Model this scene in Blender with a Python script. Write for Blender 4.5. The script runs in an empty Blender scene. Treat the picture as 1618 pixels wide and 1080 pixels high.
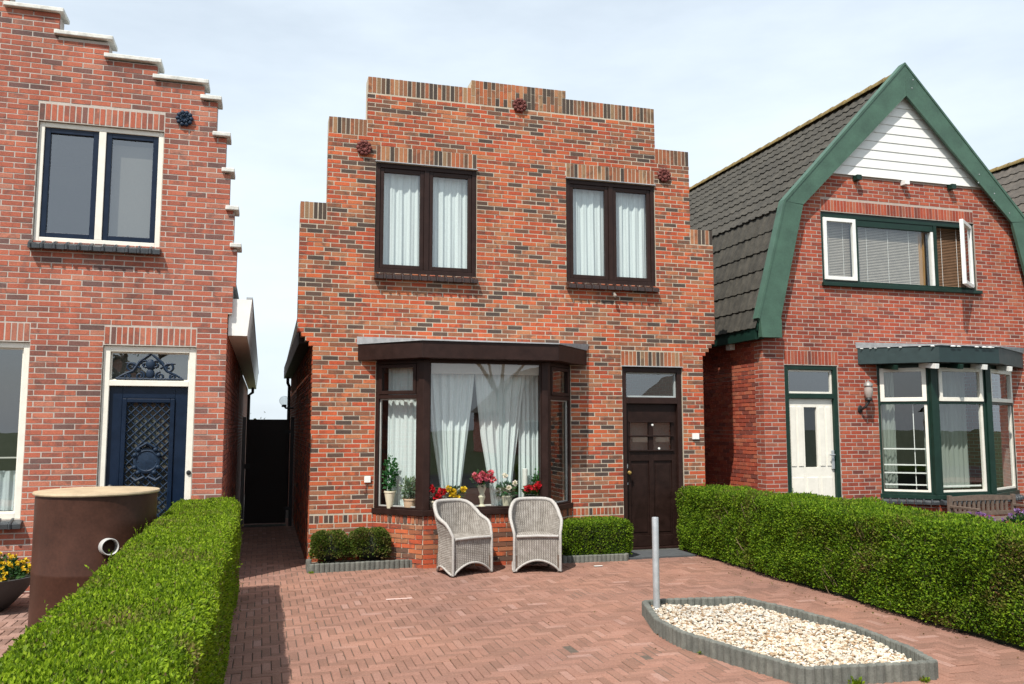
import bpy, math, random
import numpy as np
from mathutils import Matrix, Vector, geometry
random.seed(7); NR = np.random.default_rng(11)
SC = bpy.context.scene; COL = SC.collection
R = math.radians
# ------------------------------------------------------------------ camera, sky, sun, exposure
CAM_Z = 1.72; CAM_YAW = R(16.30); CAM_PITCH = R(5.754); FPX = 1339.0
cam_d = bpy.data.cameras.new('camera'); cam = bpy.data.objects.new('camera', cam_d); COL.objects.link(cam)
cam.location = (0, 0, CAM_Z); cam.rotation_euler = (math.pi/2 + CAM_PITCH, 0, -CAM_YAW)
cam_d.sensor_width = 36; cam_d.lens = FPX/1618*36; cam_d.clip_start = .05; cam_d.clip_end = 3000
SC.camera = cam
SUN_TO = Vector((-.464, -.515, 1.0)).normalized()          # towards the sun
SUN_EL = math.asin(SUN_TO.z); SUN_AZ = math.atan2(SUN_TO.x, SUN_TO.y)
w = bpy.data.worlds.new('World'); SC.world = w; w.use_nodes = True
nt = w.node_tree; nt.nodes.clear(); N = nt.nodes.new; L = nt.links.new
sky = N('ShaderNodeTexSky'); sky.sky_type = 'NISHITA'; sky.sun_disc = False
sky.sun_elevation = SUN_EL; sky.sun_rotation = SUN_AZ; sky.air_density = 1.0; sky.dust_density = 2.2; sky.ozone_density = 1.0; sky.altitude = 0
tc = N('ShaderNodeTexCoord'); mp = N('ShaderNodeMapping'); mp.inputs['Scale'].default_value = (1.0, 1.0, 3.2)
no = N('ShaderNodeTexNoise'); no.inputs['Scale'].default_value = 1.7; no.inputs['Detail'].default_value = 7; no.inputs['Roughness'].default_value = .55
rp = N('ShaderNodeValToRGB'); rp.color_ramp.elements[0].position = .36; rp.color_ramp.elements[0].color = (.60,)*3+(1,); rp.color_ramp.elements[1].position = .68; rp.color_ramp.elements[1].color = (.92,)*3+(1,)
mx = N('ShaderNodeMix'); mx.data_type = 'RGBA'; mx.inputs['B'].default_value = (7.6, 8.5, 9.2, 1)
bg = N('ShaderNodeBackground'); bg.inputs['Strength'].default_value = .10; ow = N('ShaderNodeOutputWorld')
L(tc.outputs['Generated'], mp.inputs['Vector']); L(mp.outputs[0], no.inputs['Vector']); L(no.outputs[0], rp.inputs[0])
L(rp.outputs[0], mx.inputs['Factor']); L(sky.outputs[0], mx.inputs['A']); L(mx.outputs['Result'], bg.inputs['Color']); L(bg.outputs[0], ow.inputs['Surface'])
sd = bpy.data.lights.new('sun', 'SUN'); sd.energy = 4.6; sd.angle = R(.6); sd.color = (1, .95, .87)
so = bpy.data.objects.new('sun', sd); COL.objects.link(so); so.location = (-20, -20, 40); so.rotation_euler = (-SUN_TO).to_track_quat('-Z', 'Y').to_euler()
SC.view_settings.view_transform = 'Standard'; SC.view_settings.look = 'None'; SC.view_settings.exposure = 0.42; SC.view_settings.gamma = 1; SC.view_settings.use_curve_mapping = False
SC.cycles.max_bounces = 8; SC.cycles.transparent_max_bounces = 16; SC.cycles.use_denoising = True
SC.cycles.caustics_reflective = False; SC.cycles.caustics_refractive = False

# ------------------------------------------------------------------ helpers
WM = {}                                                    # world matrix of every object
def wm(o): return WM.get(o.name, Matrix())
def put(o, parent=None, M=None):
    COL.objects.link(o); M = M or Matrix(); WM[o.name] = M
    if parent:
        o.parent = parent; o.matrix_parent_inverse = wm(parent).inverted()
    o.matrix_basis = M
    return o
def tag(o, label=None, cat=None, group=None, kind=None):
    if label: o['label'] = label
    if cat: o['category'] = cat
    if group: o['group'] = group
    if kind: o['kind'] = kind
    return o
def thing(name, loc, label, cat, group=None, rz=0.):
    o = bpy.data.objects.new(name, None); o.empty_display_size = .2
    put(o, None, Matrix.Translation(Vector(loc)) @ Matrix.Rotation(rz, 4, 'Z'))
    return tag(o, label, cat, group)
class MB:
    """collects faces; M places local coordinates in the world"""
    def __init__(s, M=None): s.v = []; s.f = []; s.uv = None; s.M = M or Matrix()
    def add(s, vs, fs):
        b = len(s.v); s.v += [s.M @ Vector(p) for p in vs]; s.f += [tuple(i + b for i in f) for f in fs]; return s
    def box(s, x0, x1, y0, y1, z0, z1):
        return s.add([(x0,y0,z0),(x1,y0,z0),(x1,y1,z0),(x0,y1,z0),(x0,y0,z1),(x1,y0,z1),(x1,y1,z1),(x0,y1,z1)],
                     [(0,3,2,1),(4,5,6,7),(0,1,5,4),(1,2,6,5),(2,3,7,6),(3,0,4,7)])
    def frame(s, x0, x1, z0, z1, y0, y1, wl, wb=None, wt=None, wr=None):
        wb = wl if wb is None else wb; wt = wl if wt is None else wt; wr = wl if wr is None else wr
        s.box(x0, x0+wl, y0, y1, z0, z1); s.box(x1-wr, x1, y0, y1, z0, z1)
        s.box(x0+wl, x1-wr, y0, y1, z0, z0+wb); s.box(x0+wl, x1-wr, y0, y1, z1-wt, z1); return s
    def prism(s, poly, y0, y1):                            # polygon in x,z extruded along y
        n = len(poly); tri = geometry.tessellate_polygon([[Vector((p[0], p[1], 0)) for p in poly]])
        vs = [(p[0], y0, p[1]) for p in poly] + [(p[0], y1, p[1]) for p in poly]
        fs = [tuple(t) for t in tri] + [tuple(n + i for i in reversed(t)) for t in tri] + [(i, (i+1) % n, n+(i+1) % n, n+i) for i in range(n)]
        return s.add(vs, fs)
    def slab(s, poly, z0, z1):                             # polygon in x,y extruded along z
        n = len(poly); tri = geometry.tessellate_polygon([[Vector((p[0], p[1], 0)) for p in poly]])
        vs = [(p[0], p[1], z0) for p in poly] + [(p[0], p[1], z1) for p in poly]
        fs = [tuple(reversed(t)) for t in tri] + [tuple(n + i for i in t) for t in tri] + [(i, (i+1) % n, n+(i+1) % n, n+i) for i in range(n)]
        return s.add(vs, fs)
    def tube(s, pts, r, n=8, caps=True):
        pts = [Vector(p) for p in pts]; rs = r if isinstance(r, (list, tuple)) else [r]*len(pts); vs = []; fs = []
        up = Vector((0, 0, 1)); t0 = (pts[1]-pts[0]).normalized(); a = t0.cross(up if abs(t0.z) < .9 else Vector((1, 0, 0))).normalized()
        for i, p in enumerate(pts):
            t = ((pts[min(i+1, len(pts)-1)] - pts[max(i-1, 0)])).normalized()
            a = (a - t*a.dot(t)).normalized(); b = t.cross(a)
            for k in range(n):
                q = 2*math.pi*k/n; vs.append(p + (a*math.cos(q) + b*math.sin(q))*rs[i])
        for i in range(len(pts)-1):
            for k in range(n): fs.append((i*n+k, i*n+(k+1) % n, (i+1)*n+(k+1) % n, (i+1)*n+k))
        if caps: fs += [tuple(range(n-1, -1, -1)), tuple(range((len(pts)-1)*n, len(pts)*n))]
        return s.add(vs, fs)
    def lathe(s, prof, c=(0, 0, 0), n=24, axis='z'):       # prof: list of (r, h)
        vs = []; fs = []
        for r, h in prof:
            for k in range(n):
                q = 2*math.pi*k/n; p = (r*math.cos(q), r*math.sin(q), h)
                if axis == 'y': p = (p[0], -p[2], p[1])
                vs.append((p[0]+c[0], p[1]+c[1], p[2]+c[2]))
        for i in range(len(prof)-1):
            for k in range(n): fs.append((i*n+k, i*n+(k+1) % n, (i+1)*n+(k+1) % n, (i+1)*n+k))
        if prof[0][0] > 1e-4: fs.append(tuple(range(n-1, -1, -1)))
        if prof[-1][0] > 1e-4: fs.append(tuple(range((len(prof)-1)*n, len(prof)*n)))
        return s.add(vs, fs)
    def ball(s, c, r, n=10, m=6, sq=(1, 1, 1)):
        vs = []; fs = []
        for i in range(m+1):
            a = math.pi*i/m
            for k in range(n):
                q = 2*math.pi*k/n; vs.append((c[0]+r*sq[0]*math.sin(a)*math.cos(q), c[1]+r*sq[1]*math.sin(a)*math.sin(q), c[2]-r*sq[2]*math.cos(a)))
        for i in range(m):
            for k in range(n): fs.append((i*n+k, i*n+(k+1) % n, (i+1)*n+(k+1) % n, (i+1)*n+k))
        return s.add(vs, fs)
    def mesh(s, name, mat, smooth=False):
        me = bpy.data.meshes.new(name); me.from_pydata(s.v, [], s.f)
        if mat: me.materials.append(mat)
        if smooth:
            me.polygons.foreach_set('use_smooth', [True]*len(me.polygons))
        me.update(); return me
    def build(s, name, mat, parent=None, smooth=False, bevel=0., label=None):
        o = bpy.data.objects.new(name, s.mesh(name, mat, smooth)); put(o, parent)
        if bevel:
            b = o.modifiers.new('bevel', 'BEVEL'); b.width = bevel; b.segments = 2; b.limit_method = 'ANGLE'
        if smooth: smooth_by_angle(o)
        if label: o['label'] = label
        return o
def smooth_by_angle(o, ang=40):
    me = o.data
    if len(me.polygons) == 0 or len(me.polygons) > 60000: return
    # mark sharp edges by face angle
    import bmesh
    bm = bmesh.new(); bm.from_mesh(me); bmesh.ops.remove_doubles(bm, verts=bm.verts, dist=1e-5); bmesh.ops.recalc_face_normals(bm, faces=bm.faces)
    for e in bm.edges:
        if len(e.link_faces) == 2 and e.calc_face_angle(0) > R(ang): e.smooth = False
    bm.to_mesh(me); bm.free()
def npmesh(name, V, F, mat, smooth=False):
    """V (n,3) F (m,k) numpy arrays"""
    me = bpy.data.meshes.new(name); k = F.shape[1]
    me.vertices.add(len(V)); me.vertices.foreach_set('co', V.astype(np.float32).ravel())
    me.loops.add(F.size); me.loops.foreach_set('vertex_index', F.astype(np.int32).ravel())
    me.polygons.add(len(F)); me.polygons.foreach_set('loop_start', np.arange(0, F.size, k, dtype=np.int32))
    try: me.polygons.foreach_set('loop_total', np.full(len(F), k, dtype=np.int32))
    except Exception: pass
    me.polygons.foreach_set('use_smooth', np.full(len(F), bool(smooth)))
    me.materials.append(mat); me.update(calc_edges=True); me.validate(); return me
_f = Vector((math.sin(CAM_YAW)*math.cos(CAM_PITCH), math.cos(CAM_YAW)*math.cos(CAM_PITCH), math.sin(CAM_PITCH)))
_r = Vector((math.cos(CAM_YAW), -math.sin(CAM_YAW), 0)); _u = _r.cross(_f)
def in_view(p, m=0):                                      # used only to pick which pieces show largest
    v = Vector(p) - Vector((0, 0, CAM_Z)); c = v.dot(_f)
    if c < .3: return None
    x = 809 + FPX*v.dot(_r)/c; y = 540 - FPX*v.dot(_u)/c
    return (x, y, c) if -m < x < 1618+m and -m < y < 1080+m else None

# ------------------------------------------------------------------ materials
def mat(name):
    m = bpy.data.materials.new(name); m.use_nodes = True; t = m.node_tree
    return m, t, t.nodes['Principled BSDF']
def setramp(r, stops, interp='LINEAR'):
    e = r.color_ramp; e.interpolation = interp
    while len(e.elements) > 1: e.elements.remove(e.elements[-1])
    e.elements[0].position = stops[0][0]; e.elements[0].color = (*stops[0][1], 1)
    for p, c in stops[1:]:
        k = e.elements.new(p); k.color = (*c, 1)
def pos(t): return t.nodes.new('ShaderNodeNewGeometry').outputs['Position']
def noise(t, scale, detail=4, rough=.55, vec=None, dist=0):
    n = t.nodes.new('ShaderNodeTexNoise'); n.inputs['Scale'].default_value = scale; n.inputs['Detail'].default_value = detail; n.inputs['Roughness'].default_value = rough; n.inputs['Distortion'].default_value = dist
    t.links.new(vec if vec else pos(t), n.inputs['Vector']); return n.outputs[0]
def math_(t, op, a, b=None, clamp=False):
    n = t.nodes.new('ShaderNodeMath'); n.operation = op; n.use_clamp = clamp
    for i, x in enumerate((a, b)):
        if x is None: continue
        if isinstance(x, (int, float)): n.inputs[i].default_value = x
        else: t.links.new(x, n.inputs[i])
    return n.outputs[0]
def ramp(t, fac, stops, interp='LINEAR'):
    r = t.nodes.new('ShaderNodeValToRGB'); setramp(r, stops, interp); t.links.new(fac, r.inputs[0]); return r.outputs[0]
def mix(t, fac, a, b, mode='MIX'):
    n = t.nodes.new('ShaderNodeMix'); n.data_type = 'RGBA'; n.blend_type = mode
    for k, x in (('Factor', fac), ('A', a), ('B', b)):
        if isinstance(x, (int, float)): n.inputs[k].default_value = x
        elif isinstance(x, tuple): n.inputs[k].default_value = (*x, 1) if len(x) == 3 else x
        else: t.links.new(x, n.inputs[k])
    return n.outputs['Result']
def bump(t, h, strength=.3, dist=.01):
    b = t.nodes.new('ShaderNodeBump'); b.inputs['Strength'].default_value = strength; b.inputs['Distance'].default_value = dist
    t.links.new(h, b.inputs['Height']); return b.outputs[0]
def rnd(t):                                               # differs per joined piece and per object
    a = t.nodes.new('ShaderNodeNewGeometry').outputs['Random Per Island']; b = t.nodes.new('ShaderNodeObjectInfo').outputs['Random']
    return math_(t, 'FRACT', math_(t, 'ADD', a, b))
def rnd2(t): return math_(t, 'FRACT', math_(t, 'MULTIPLY', rnd(t), 37.77))
def paint(name, col, rough=.45, var=.12, bmp=.08, metal=0, scale=9, spec=.5):
    m, t, p = mat(name); n = noise(t, scale, 6, .6); n2 = noise(t, scale*14, 3)
    k = math_(t, 'ADD', math_(t, 'MULTIPLY', n, .7), math_(t, 'MULTIPLY', n2, .3))
    lo = tuple(c*(1-var*1.6) for c in col); hi = tuple(min(1, c*(1+var)) for c in col)
    t.links.new(ramp(t, k, [(.3, lo), (.7, hi)]), p.inputs['Base Color'])
    t.links.new(math_(t, 'ADD', math_(t, 'MULTIPLY', n, .3), rough-.12), p.inputs['Roughness'])
    p.inputs['Metallic'].default_value = metal; p.inputs['Specular IOR Level'].default_value = spec
    if bmp: t.links.new(bump(t, k, bmp, .004), p.inputs['Normal'])
    return m
def brick_mat(name, stops, dark_amt=.55, spot=(.05, .04, .036), streak=.8):
    m, t, p = mat(name); r = rnd(t); r2 = rnd2(t)
    base = ramp(t, r, stops)
    ps = pos(t); n1 = noise(t, 7.5, 3, .6, ps, .6); n2 = noise(t, 90, 4, .65, ps)
    f = math_(t, 'MULTIPLY', math_(t, 'SUBTRACT', math_(t, 'ADD', n1, math_(t, 'MULTIPLY', r2, .34)), .70), 6., True)
    c = mix(t, math_(t, 'MULTIPLY', f, dark_amt), base, spot)
    c = mix(t, .55, c, ramp(t, n2, [(.25, (.42,)*3), (.7, (1.35,)*3)]), 'MULTIPLY')
    mpn = t.nodes.new('ShaderNodeMapping'); mpn.inputs['Scale'].default_value = (2.6, 2.6, .5); t.links.new(ps, mpn.inputs['Vector']); n4 = noise(t, 1.0, 5, .62, mpn.outputs[0])
    c = mix(t, streak, c, ramp(t, n4, [(.33, (.74, .73, .72)), (.5, (1, 1, 1)), (.72, (1.10, 1.09, 1.07))]), 'MULTIPLY')
    n3 = noise(t, .8, 3, .5, ps)
    c = mix(t, 1., c, ramp(t, n3, [(.3, (.85, .86, .88)), (.7, (1.08, 1.05, 1.0))]), 'MULTIPLY')
    t.links.new(c, p.inputs['Base Color']); p.inputs['Roughness'].default_value = .85; p.inputs['Specular IOR Level'].default_value = .25
    t.links.new(bump(t, n2, .45, .003), p.inputs['Normal']); return m
def stone_mat(name, lo, hi, scale=20, bmp=.4, rough=.9, per=False):
    m, t, p = mat(name); n = noise(t, scale, 6, .65); n2 = noise(t, scale*8, 3)
    c = ramp(t, math_(t, 'ADD', math_(t, 'MULTIPLY', n, .65), math_(t, 'MULTIPLY', n2, .35)), [(.3, lo), (.7, hi)])
    if per: c = mix(t, 1., c, ramp(t, rnd(t), [(0, (.88, .88, .88)), (1, (1.1, 1.09, 1.07))]), 'MULTIPLY')
    t.links.new(c, p.inputs['Base Color']); p.inputs['Roughness'].default_value = rough; p.inputs['Specular IOR Level'].default_value = .25
    t.links.new(bump(t, n2, bmp, .004), p.inputs['Normal']); return m
def leaf_mat(name, stops, patch=None, trans=.3, pscale=2.2):
    m, t, p = mat(name); r = rnd(t); c = ramp(t, r, stops); n = noise(t, 5, 3)
    c = mix(t, 1., c, ramp(t, n, [(.3, (.8, .84, .8)), (.7, (1.12, 1.08, 1.0))]), 'MULTIPLY')
    if patch:
        k = noise(t, pscale, 4, .6); f = math_(t, 'MULTIPLY', math_(t, 'SUBTRACT', k, .54), 6., True)
        f = math_(t, 'MULTIPLY', f, math_(t, 'GREATER_THAN', rnd2(t), .45)); c = mix(t, f, c, patch)
    t.links.new(c, p.inputs['Base Color']); p.inputs['Roughness'].default_value = .65; p.inputs['Specular IOR Level'].default_value = .1
    tr = t.nodes.new('ShaderNodeBsdfTranslucent'); t.links.new(mix(t, 1., c, (1.1, 1.25, .5), 'MULTIPLY'), tr.inputs['Color'])
    ms = t.nodes.new('ShaderNodeMixShader'); ms.inputs[0].default_value = trans; out = t.nodes['Material Output']
    t.links.new(p.outputs[0], ms.inputs[1]); t.links.new(tr.outputs[0], ms.inputs[2]); t.links.new(ms.outputs[0], out.inputs[0]); return m
def glass_mat(name, f0=.12, tint=(.93, .96, .95), rough=.0):
    m, t, p = mat(name); t.nodes.remove(p)
    tr = t.nodes.new('ShaderNodeBsdfTransparent'); tr.inputs[0].default_value = (*tint, 1)
    gl = t.nodes.new('ShaderNodeBsdfGlossy'); gl.inputs['Roughness'].default_value = rough; gl.inputs['Color'].default_value = (.95, .97, 1, 1)
    lw = t.nodes.new('ShaderNodeLayerWeight'); lw.inputs['Blend'].default_value = .5
    f = math_(t, 'ADD', math_(t, 'MULTIPLY', math_(t, 'POWER', lw.outputs['Facing'], 5.), 1-f0), f0)
    n = noise(t, 1.6, 2); b = bump(t, n, .015, .05); t.links.new(b, gl.inputs['Normal'])
    ms = t.nodes.new('ShaderNodeMixShader'); t.links.new(f, ms.inputs[0]); t.links.new(tr.outputs[0], ms.inputs[1]); t.links.new(gl.outputs[0], ms.inputs[2])
    t.links.new(ms.outputs[0], t.nodes['Material Output'].inputs[0]); return m
def cloth_mat(name, col, trans=.35, transp=.0):
    m, t, p = mat(name); n = noise(t, 60, 3); c = ramp(t, n, [(.3, tuple(x*.92 for x in col)), (.7, col)])
    t.links.new(c, p.inputs['Base Color']); p.inputs['Roughness'].default_value = .9; p.inputs['Specular IOR Level'].default_value = .1
    tr = t.nodes.new('ShaderNodeBsdfTranslucent'); t.links.new(c, tr.inputs['Color']); ms = t.nodes.new('ShaderNodeMixShader'); ms.inputs[0].default_value = trans
    t.links.new(p.outputs[0], ms.inputs[1]); t.links.new(tr.outputs[0], ms.inputs[2]); o = ms
    if transp:
        tp = t.nodes.new('ShaderNodeBsdfTransparent'); m2 = t.nodes.new('ShaderNodeMixShader'); m2.inputs[0].default_value = transp
        t.links.new(ms.outputs[0], m2.inputs[1]); t.links.new(tp.outputs[0], m2.inputs[2]); o = m2
    t.links.new(o.outputs[0], t.nodes['Material Output'].inputs[0]); return m
def wicker_mat(name):
    m, t, p = mat(name); u = t.nodes.new('ShaderNodeUVMap'); n = noise(t, 14, 4, .6); n2 = noise(t, 160, 2)
    sx = t.nodes.new('ShaderNodeSeparateXYZ'); t.links.new(u.outputs[0], sx.inputs[0])
    vx = math_(t, 'MULTIPLY', sx.outputs[0], 6.2832/.028); vy = math_(t, 'MULTIPLY', sx.outputs[1], 6.2832/.02)
    h = math_(t, 'MULTIPLY', math_(t, 'SINE', vx), math_(t, 'SINE', vy))
    c = ramp(t, math_(t, 'ADD', math_(t, 'MULTIPLY', n, .6), math_(t, 'MULTIPLY', n2, .4)), [(.3, (.155, .137, .118)), (.5, (.29, .267, .242)), (.72, (.43, .405, .375))])
    c = mix(t, 1., c, ramp(t, math_(t, 'ADD', math_(t, 'MULTIPLY', math_(t, 'COSINE', vx), .5), .5), [(.0, (.62, .60, .58)), (.4, (.92, .92, .92)), (1, (1.1, 1.09, 1.07))]), 'MULTIPLY')
    t.links.new(c, p.inputs['Base Color']); p.inputs['Roughness'].default_value = .75; p.inputs['Specular IOR Level'].default_value = .3
    t.links.new(bump(t, h, .45, .004), p.inputs['Normal']); return m
def wall_tex(name, c1, c2, mo, bw=.2, bh=.0585):         # far brickwork, where single bricks cannot be told apart
    m, t, p = mat(name); g = pos(t); s = t.nodes.new('ShaderNodeSeparateXYZ'); t.links.new(g, s.inputs[0]); cb = t.nodes.new('ShaderNodeCombineXYZ')
    t.links.new(math_(t, 'ADD', s.outputs[0], s.outputs[1]), cb.inputs[0]); t.links.new(s.outputs[2], cb.inputs[1])
    b = t.nodes.new('ShaderNodeTexBrick'); b.inputs['Scale'].default_value = 1; b.inputs['Brick Width'].default_value = bw; b.inputs['Row Height'].default_value = bh; b.inputs['Mortar Size'].default_value = .006
    b.inputs['Color1'].default_value = (*c1, 1); b.inputs['Color2'].default_value = (*c2, 1); b.inputs['Mortar'].default_value = (*mo, 1); t.links.new(cb.outputs[0], b.inputs['Vector'])
    t.links.new(b.outputs[0], p.inputs['Base Color']); p.inputs['Roughness'].default_value = .9; return m

BR_C = brick_mat('brick orange red mixed', [(0, (.075, .055, .048)), (.08, (.11, .07, .055)), (.16, (.22, .095, .058)), (.24, (.30, .115, .06)), (.36, (.37, .075, .038)), (.56, (.47, .092, .04)), (.76, (.52, .13, .052)), (.9, (.42, .165, .08)), (1, (.34, .15, .085))], .6, (.07, .054, .047))
BR_C2 = brick_mat('brick weathered brown mixed', [(0, (.055, .045, .04)), (.2, (.085, .062, .05)), (.3, (.19, .10, .06)), (.5, (.30, .13, .07)), (.7, (.38, .11, .05)), (.88, (.36, .19, .10)), (1, (.26, .17, .10))], .6, (.06, .05, .042))
BR_L = brick_mat('brick pink red', [(0, (.15, .085, .078)), (.08, (.20, .095, .08)), (.16, (.34, .105, .07)), (.5, (.41, .118, .074)), (.8, (.45, .145, .09)), (1, (.43, .185, .13))], .55, (.11, .075, .07))
BR_R = brick_mat('brick light red', [(0, (.17, .052, .04)), (.1, (.25, .058, .037)), (.4, (.35, .068, .038)), (.75, (.41, .095, .05)), (1, (.39, .135, .08))], .35, (.13, .06, .05))
MO_C = stone_mat('mortar cream', (.38, .33, .255), (.56, .495, .40), 9, .2)
MO_L = stone_mat('mortar pale grey', (.38, .335, .295), (.54, .485, .435), 9, .2)
MO_R = stone_mat('mortar pinkish', (.35, .28, .24), (.49, .41, .36), 9, .2)
WT_C = wall_tex('far brickwork', (.36, .09, .05), (.2, .075, .05), (.4, .36, .3))
BROWN = paint('dark brown paint', (.026, .0125, .010), .42, .25, spec=.22)
BROWN_D = paint('dark brown door wood', (.019, .009, .007), .45, .3, spec=.2)
WHITE = paint('white paint', (.78, .78, .75), .4, .05)
CREAM = paint('cream paint', (.76, .73, .65), .4, .06)
BLUE = paint('dark blue paint', (.0035, .012, .032), .32, .2, spec=.3)
GREEN_D = paint('dark green paint', (.008, .028, .020), .38, .2, spec=.3)
GREEN = paint('sage green paint', (.052, .112, .078), .55, .24, .12, 0, 3.5)
GREEN2 = paint('blue green canopy paint', (.014, .032, .033), .5, .2)
BLACK = paint('black iron', (.012, .012, .013), .5, .2)
LEAD = paint('lead sheet', (.36, .38, .40), .55, .2, .3, 0, 14)
ZINC = paint('galvanised steel', (.50, .53, .55), .42, .12, .05, .55)
RUST = paint('rust red iron', (.13, .028, .022), .75, .35, .4, 0, 40)
BLUEIRON = paint('blue iron', (.008, .022, .048), .55, .25, .2, 0, 30, spec=.3)
GLAZE = paint('brown glazed tile', (.04, .022, .018), .16, .25, .05)
SLATE = paint('dark grey glazed tile', (.045, .05, .055), .22, .25, .05)
GLASS = glass_mat('window glass'); GLASS_SKY = glass_mat('old window glass', .2, (.86, .9, .9)); GLASS_D = glass_mat('dim window glass', .07, (.75, .8, .78))
CURTAIN = cloth_mat('white net curtain', (.87, .95, .945), .25); CURTAIN2 = cloth_mat('pale blue grey sheer', (.50, .56, .50), .3, .3); BLIND = cloth_mat('grey roller blind', (.235, .22, .195), .2); BEIGE = cloth_mat('beige blind', (.62, .57, .5), .2)  # CURTAIN2: grey green tint put in for reflections in the right bay panes
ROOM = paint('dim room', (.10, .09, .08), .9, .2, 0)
CONC = stone_mat('grey concrete', (.085, .09, .08), (.19, .195, .175), 12, .5, .92, True)
BLUESTONE = stone_mat('bluestone slab', (.05, .055, .06), (.1, .105, .11), 14, .3, .8)
SOIL = stone_mat('dark soil', (.03, .022, .016), (.07, .05, .036), 30, .8)
SAND = stone_mat('joint sand', (.075, .058, .046), (.14, .112, .09), 40, .5)
PAVE = brick_mat('pinkish paver', [(0, (.215, .118, .088)), (.35, (.255, .138, .104)), (.75, (.285, .152, .115)), (.95, (.305, .17, .132)), (1, (.34, .205, .17))], .16, (.17, .115, .09), .45)
PAVE_L = brick_mat('brown paver', [(0, (.20, .125, .1)), (.5, (.27, .16, .125)), (1, (.35, .22, .18))], .3, (.14, .11, .1))
TILE = stone_mat('dark weathered roof tile', (.026, .024, .020), (.080, .073, .061), 9, .5, .8, True)
TILE2 = stone_mat('brown weathered roof tile', (.055, .048, .042), (.12, .105, .09), 9, .5, .8, True)
RIDGE = stone_mat('lichen ridge tile', (.07, .055, .03), (.34, .24, .09), 11, .5, .9)
WICK = wicker_mat('grey white wicker'); WICK_R = paint('pale wicker rim', (.40, .38, .355), .7, .25, .5, 0, 60)
TANK = paint('brown tank shell', (.058, .024, .0155), .40, .3, .05, 0, 3, spec=.25); TANRIM = paint('tan tank rim', (.47, .37, .24), .5, .2)
PVC = paint('pale grey pipe', (.42, .42, .41), .4, .08)
WOOD = paint('weathered bench wood', (.13, .092, .07), .75, .3, .4, 0, 24)
GATE = paint('black brown gate wood', (.018, .012, .010), .7, .3, .3, 0, 20)
TERRA = paint('terracotta', (.36, .12, .06), .8, .15); POTW = paint('cream pot', (.70, .64, .48), .5, .08); POTB = paint('pale tan pot', (.52, .38, .25), .6, .1); BOWL = paint('dark grey bowl', (.06, .062, .066), .6, .2)
HEDGE_L = leaf_mat('hedge leaf', [(0, (.045, .08, .008)), (.25, (.115, .195, .012)), (.6, (.20, .30, .015)), (.88, (.27, .37, .025)), (.95, (.17, .24, .05)), (1, (.2, .13, .07))], (.19, .13, .065), .32)
HEDGE_R = leaf_mat('hedge leaf deep', [(0, (.028, .062, .008)), (.3, (.078, .152, .012)), (.65, (.145, .25, .015)), (.9, (.225, .33, .022)), (1, (.15, .2, .04))], (.16, .095, .045), .3, 1.9)
BOX_L = leaf_mat('box shrub leaf', [(0, (.03, .055, .012)), (.4, (.07, .115, .018)), (.8, (.12, .165, .025)), (1, (.18, .13, .06))], (.15, .10, .05), .25, 3.5)
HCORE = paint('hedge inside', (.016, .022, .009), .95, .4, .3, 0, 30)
LEAFG = leaf_mat('house plant leaf', [(0, (.02, .08, .03)), (.5, (.04, .14, .05)), (1, (.08, .22, .09))]); LEAFD = leaf_mat('dark plant leaf', [(0, (.014, .045, .02)), (1, (.05, .11, .035))]); LEAFS = leaf_mat('silver plant leaf', [(0, (.10, .17, .12)), (1, (.32, .40, .33))])
def petal(name, a, b): return leaf_mat(name, [(0, a), (1, b)], None, .25)
P_RED = petal('red petal', (.45, .01, .025), (.75, .04, .06)); P_PINK = petal('pink petal', (.55, .07, .14), (.75, .2, .25)); P_YEL = petal('yellow petal', (.7, .42, .02), (.8, .6, .06)); P_WHT = petal('white pink petal', (.7, .6, .58), (.85, .8, .78)); P_PUR = petal('violet petal', (.18, .05, .3), (.42, .3, .55))
BARK = stone_mat('bark', (.035, .028, .022), (.10, .085, .07), 25, .8)
GRASS = stone_mat('grass and earth', (.03, .045, .015), (.07, .09, .03), 3, .6)
ASPH = stone_mat('asphalt', (.035, .035, .036), (.065, .065, .065), 40, .5)

# ------------------------------------------------------------------ ground
def structure(name, mb, m): return tag(mb.build(name, m), kind='structure')
structure('ground', MB().add([(-400, -400, -.06), (400, -400, -.06), (400, 900, -.06), (-400, 900, -.06)], [(0, 1, 2, 3)]), GRASS)
structure('road', MB().box(-120, 120, -11, -3.2, -.2, -.05), ASPH)
structure('kerb', MB().box(-120, 120, -3.2, -3.0, -.2, .02), CONC)
structure('pavement', MB().box(-120, 120, -3.0, -1.0, -.2, -.008), PAVE_L)

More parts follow.
